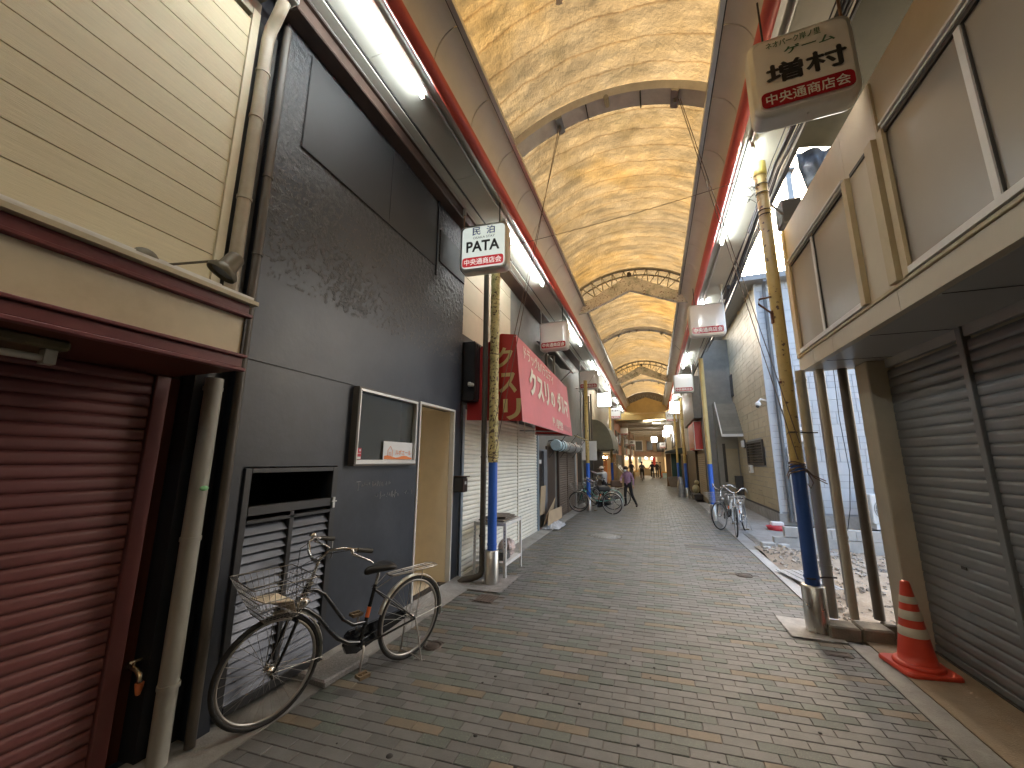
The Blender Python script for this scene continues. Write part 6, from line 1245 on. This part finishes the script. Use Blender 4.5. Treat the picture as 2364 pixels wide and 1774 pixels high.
b_ = MB().ball((1.75, 20.6, .45), (.16, .16, .2), 10, 7).ball((1.8, 20.6, .75), (.11, .11, .1), 10, 6); tag(b_.build('bagged_goods', mat('bag_cream', (.42, .36, .2), .5, var=.3)), 'cream bag heaped before the beige shutter under the red box sign', 'bag')
MB().box(1.6, 2.0, 20.2, 21.3, 0, .22).build('crate', dk); tag(bpy.data.objects['crate'], 'low dark crate under the cream bag by the beige shutter', 'crate')
# ------------------------------------------------------------------ the next arcade beyond the gable
ce = mat('far_ceiling', (.46, .40, .30), .6, var=.08)
ca2 = thing('far_arcade_roof', 'flat ceilinged arcade continuing beyond the corrugated gable', 'arcade roof', (-1, 45, 4.8)); MB().box(-6, 3.2, 31.8, 62, 5.05, 5.15).build('ceiling', ce, ca2); MB().box(-6, 3.2, 31.7, 31.8, 5.05, 5.5).build('front_beam', ce, ca2)
for k in range(5): MB().box(-6, 3.2, 35 + 5 * k, 35.2 + 5 * k, 4.85, 5.048).build('cross_beam', ce, ca2)
far_em = emit('far_tube', (1, .90, .66), 2.4)
for i, (x, y) in enumerate([(-1.4, 36), (.4, 36.8), (-1.5, 41), (.5, 41), (-1.5, 46), (.4, 46), (-1.6, 51), (.3, 51)]):
    t = thing('ceiling_lamp', 'lit ceiling lamp of the far arcade near the ' + ['orange walled shop front', 'tan shop front', 'orange and beige shop boundary', 'tan and beige shop boundary', 'beige shop end', 'beige shop opposite the bend', 'pink brown shop', 'end building'][i], 'lamp', (x, y, 5.0), 0, 'ceiling lamps of the far arcade'); MB().box(x - .35, x + .35, y - .1, y + .1, 4.96, 5.03).build('housing', white, t); MB().box(x - .33, x + .33, y - .08, y + .08, 4.93, 4.955).build('diffuser', far_em, t)
t = thing('ceiling_lamp', 'long lit lamp strip slanting under the front of the far arcade', 'lamp', (0, 34, 5), 0); MB().obox((.2, 34.2, 4.98), (2.0, .12, .05), rot('Z', R(-38))).build('diffuser', far_em, t); MB().obox((.2, 34.2, 5.02), (2.0, .16, .03), rot('Z', R(-38))).build('housing', white, t)
oc = mat('orange_wall', (.50, .19, .075), .6, var=.12); bc = mat('beige_facade', (.46, .37, .24), .65, var=.1); pc = mat('pink_brown', (.30, .19, .13), .65, var=.12)
def facade(name, label, x0, x1, y0, y1, ma, wins, face, front=None, z1=5.04, zf=2.2):
    h = thing(name, label, 'shop', ((x0 + x1) / 2, (y0 + y1) / 2, 0)); MB().box(x0, x1, y0, y1, 0, z1).build('wall', ma, h)
    xf = x1 if face > 0 else x0; s_ = face
    for (a, b, c, d) in wins:
        w_ = MB().box(min(xf, xf + s_ * .05), max(xf, xf + s_ * .05), a, b, c, d).build('window', darkm, h); MB().box(min(xf + s_ * .051, xf + s_ * .06), max(xf + s_ * .051, xf + s_ * .06), a + .06, b - .06, c + .06, d - .06).build('pane', mat('far_pane', (.10, .10, .09), .2), w_)
    if front: MB().box(min(xf, xf + s_ * .04), max(xf, xf + s_ * .04), y0 + .2, y1 - .2, 0, zf).build('shopfront', front, h)
    return h
lit1 = emit('lit_front', (1, .66, .30), .05); lit2 = emit('lit_front_white', (1, .80, .50), .045)
facade('corner_shop', 'shop with an orange upper wall past the plastic curtain', -5, -2.9, 33.2, 40, oc, [(34, 36, 3.1, 4.2), (37, 39, 3.1, 4.2)], 1, dk)
facade('corner_shop', 'beige shop next to the orange walled shop in the far arcade', -5, -2.7, 40.1, 47, bc, [(41, 43, 3.0, 4.3), (44, 46, 3.0, 4.3)], 1, lit1)
facade('corner_shop', 'pink brown shop at the far bend of the arcade', -5, -2.4, 47.1, 56, pc, [(48, 50, 3.0, 4.3), (52, 54, 3.0, 4.3)], 1, lit1)
facade('corner_shop', 'tan shop opposite the orange walled shop in the far arcade', 1.7, 3.2, 34.2, 42, pl_, [(35, 37, 2.9, 4.1), (39, 41, 2.9, 4.1)], -1, dk); facade('corner_shop', 'beige shop beyond the tan shop in the far arcade', 1.3, 3.2, 42.1, 56, bc, [(44, 46, 2.9, 4.1), (48, 50, 2.9, 4.1)], -1, lit1)
h = thing('end_building', 'beige building closing the view at the end of the arcade', 'building', (-.5, 57, 0)); MB().box(-6, 3.2, 56.2, 58, 0, 5.04).build('wall', bc, h)
for k, (a, b, c, d) in enumerate([(-2.3, -1.3, 3.0, 4.4), (-.9, .0, 3.0, 4.4), (.4, 1.3, 2.9, 4.2)]):
    w_ = MB().box(a, b, 56.14, 56.199, c, d).build('window', [white, pc, darkm][k], h); MB().box(a + .1, b - .1, 56.12, 56.139, c + .12, d - .12).build('pane', MATS['far_pane'], w_)
MB().box(-2.1, .4, 56.1, 56.199, .2, 2.2).build('lit_front', lit2, h); MB().box(-2.4, .9, 55.6, 56.19, 2.3, 2.9).build('sign_band', pc, h)
t = thing('market_stall', 'brightly lit market stall with goods at the end of the arcade', 'stall', (-.9, 52, 0)); MB().box(-1.9, -.1, 51.6, 52.6, 0, .75).build('counter', pl_, t); b_ = MB(); random.seed(2)
for k in range(40): b_.ball((-1.8 + random.random() * 1.6, 51.7 + random.random() * .8, .8 + random.random() * .1), .07, 6, 4)
b_.build('goods', mat('goods', (.5, .3, .08), .6, var=.5, vs_=4), t); MB().box(-1.9, -.1, 52.7, 52.75, .8, 1.7).build('lit_back', lit2, t)
for x in (-1.7, -.9, -.2): t = thing('pendant_lamp', 'bright pendant lamp over the market stall, ' + {-1.7: 'by the pale blue panel', -.9: 'over the middle', -.2: 'by the red banner'}[x], 'lamp', (x, 51.8, 2.1), 0, 'lamps over the stall'); MB().ball((x, 51.8, 2.05), .11).build('bulb', emit('stall_bulb', (1, .93, .75), 7), t); MB().tube([(x, 51.8, 4.9), (x, 51.8, 2.15)], .006, 5).build('cord', cab, t)
for x0, y, c, lab in ((-.15, 50, (.55, .05, .03), 'tall red banner beside the market stall'), (-1.75, 50.5, (.35, .6, .68), 'pale blue lit panel above the market stall')):
    t = thing('banner', lab, 'banner', (x0, y, 1.2)); MB().box(x0, x0 + .32, y, y + .03, 1.0 if c[0] > .5 else 1.5, 2.2).build('cloth', mat('banner_%g' % c[0], c, .6), t); MB().tube([(x0 - .02, y, 0), (x0 - .02, y, 2.25)], .012, 6).build('pole', white, t)
for i, (x, y, z0, st, lab) in enumerate([(1.24, 34.8, 3.9, 'on', 'first glowing box sign beyond the gable on the lot side'), (1.2, 40, 3.9, 'on', 'second glowing box sign beyond the gable on the lot side'), (.15, 47, 3.7, 'on', 'round cornered glowing sign hung mid street in the far arcade'), (-2.35, 36.5, 3.9, 'off', 'dim yellowish box sign past the gable on the awning side'), (-2.8, 44, 3.3, 'off', 'small pale box sign near the orange walled shop'), (-2.2, 46, 3.3, 'off', 'small pale box sign near the beige far shop'), (1.0, 48, 3.1, 'off', 'small pale box sign near the far bend')]):
    sg_ = sign(x, y, z0, st, lab, [], rod=1, detail=False, hh=.66, w=.66)
    if i > 3: MB().box(-.16, .16, -.1145, -.1135, .02, .09).box(-.12, .12, -.1145, -.1135, .13, .19).build('worn_print', sblack, sg_, local=True)

# crates and tubs of goods set out along the far shops
random.seed(21)
for i, (x, y, c, lab) in enumerate([(-2.15, 41.5, (.45, .28, .10), 'orange crate of goods before the beige far shop'), (-2.2, 43.2, (.14, .25, .12), 'green crate of goods before the beige far shop'), (-2.0, 49.0, (.5, .42, .3), 'pale crate before the pink brown far shop'), (1.05, 44.5, (.35, .5, .55), 'pale blue tub before the far beige shop'), (.95, 46.5, (.45, .12, .06), 'red crate before the far beige shop'), (1.45, 36.5, (.3, .22, .14), 'brown crate before the tan far shop')]):
    t = thing('goods_crate', lab, 'crate', (x, y, 0), 0, 'crates along the far shops'); ma = mat('crate_%d' % i, c, .6, var=.2)
    MB().box(x - .3, x + .3, y - .4, y + .4, 0, .06).box(x - .3, x - .27, y - .4, y + .4, .062, .5).box(x + .27, x + .3, y - .4, y + .4, .062, .5).box(x - .268, x + .268, y - .4, y - .37, .062, .5).box(x - .268, x + .268, y + .37, y + .4, .062, .5).build('box_sides', ma, t)
    b_ = MB()
    for k in range(14): b_.ball((x + random.uniform(-.2, .2), y + random.uniform(-.3, .3), .46 + random.uniform(0, .12)), .08, 7, 5)
    b_.build('goods', MATS['goods'], t)
for i, (x, y, z0, c, lab) in enumerate([(-2.6, 42.0, 2.35, (.50, .17, .06), 'orange shop sign board on the beige far shop'), (-2.55, 45.2, 2.4, (.6, .55, .45), 'white shop sign board on the beige far shop'), (-2.3, 49.5, 2.4, (.45, .3, .12), 'tan shop sign board on the pink brown shop'), (1.25, 46, 2.3, (.55, .5, .42), 'pale shop sign board on the far beige shop opposite')]):
    t = thing('sign_board', lab, 'sign', (x, y, z0)); MB().box(x - .05, x + .05, y - 1.1, y + 1.1, z0, z0 + .55).build('panel', mat('far_board_%d' % i, c, .5, var=.1), t, bevel=.01); MB().box(x - .06, x + .06, y - 1.13, y - 1.101, z0 - .03, z0 + .58).box(x - .06, x + .06, y + 1.101, y + 1.13, z0 - .03, z0 + .58).build('end_trim', white, t)
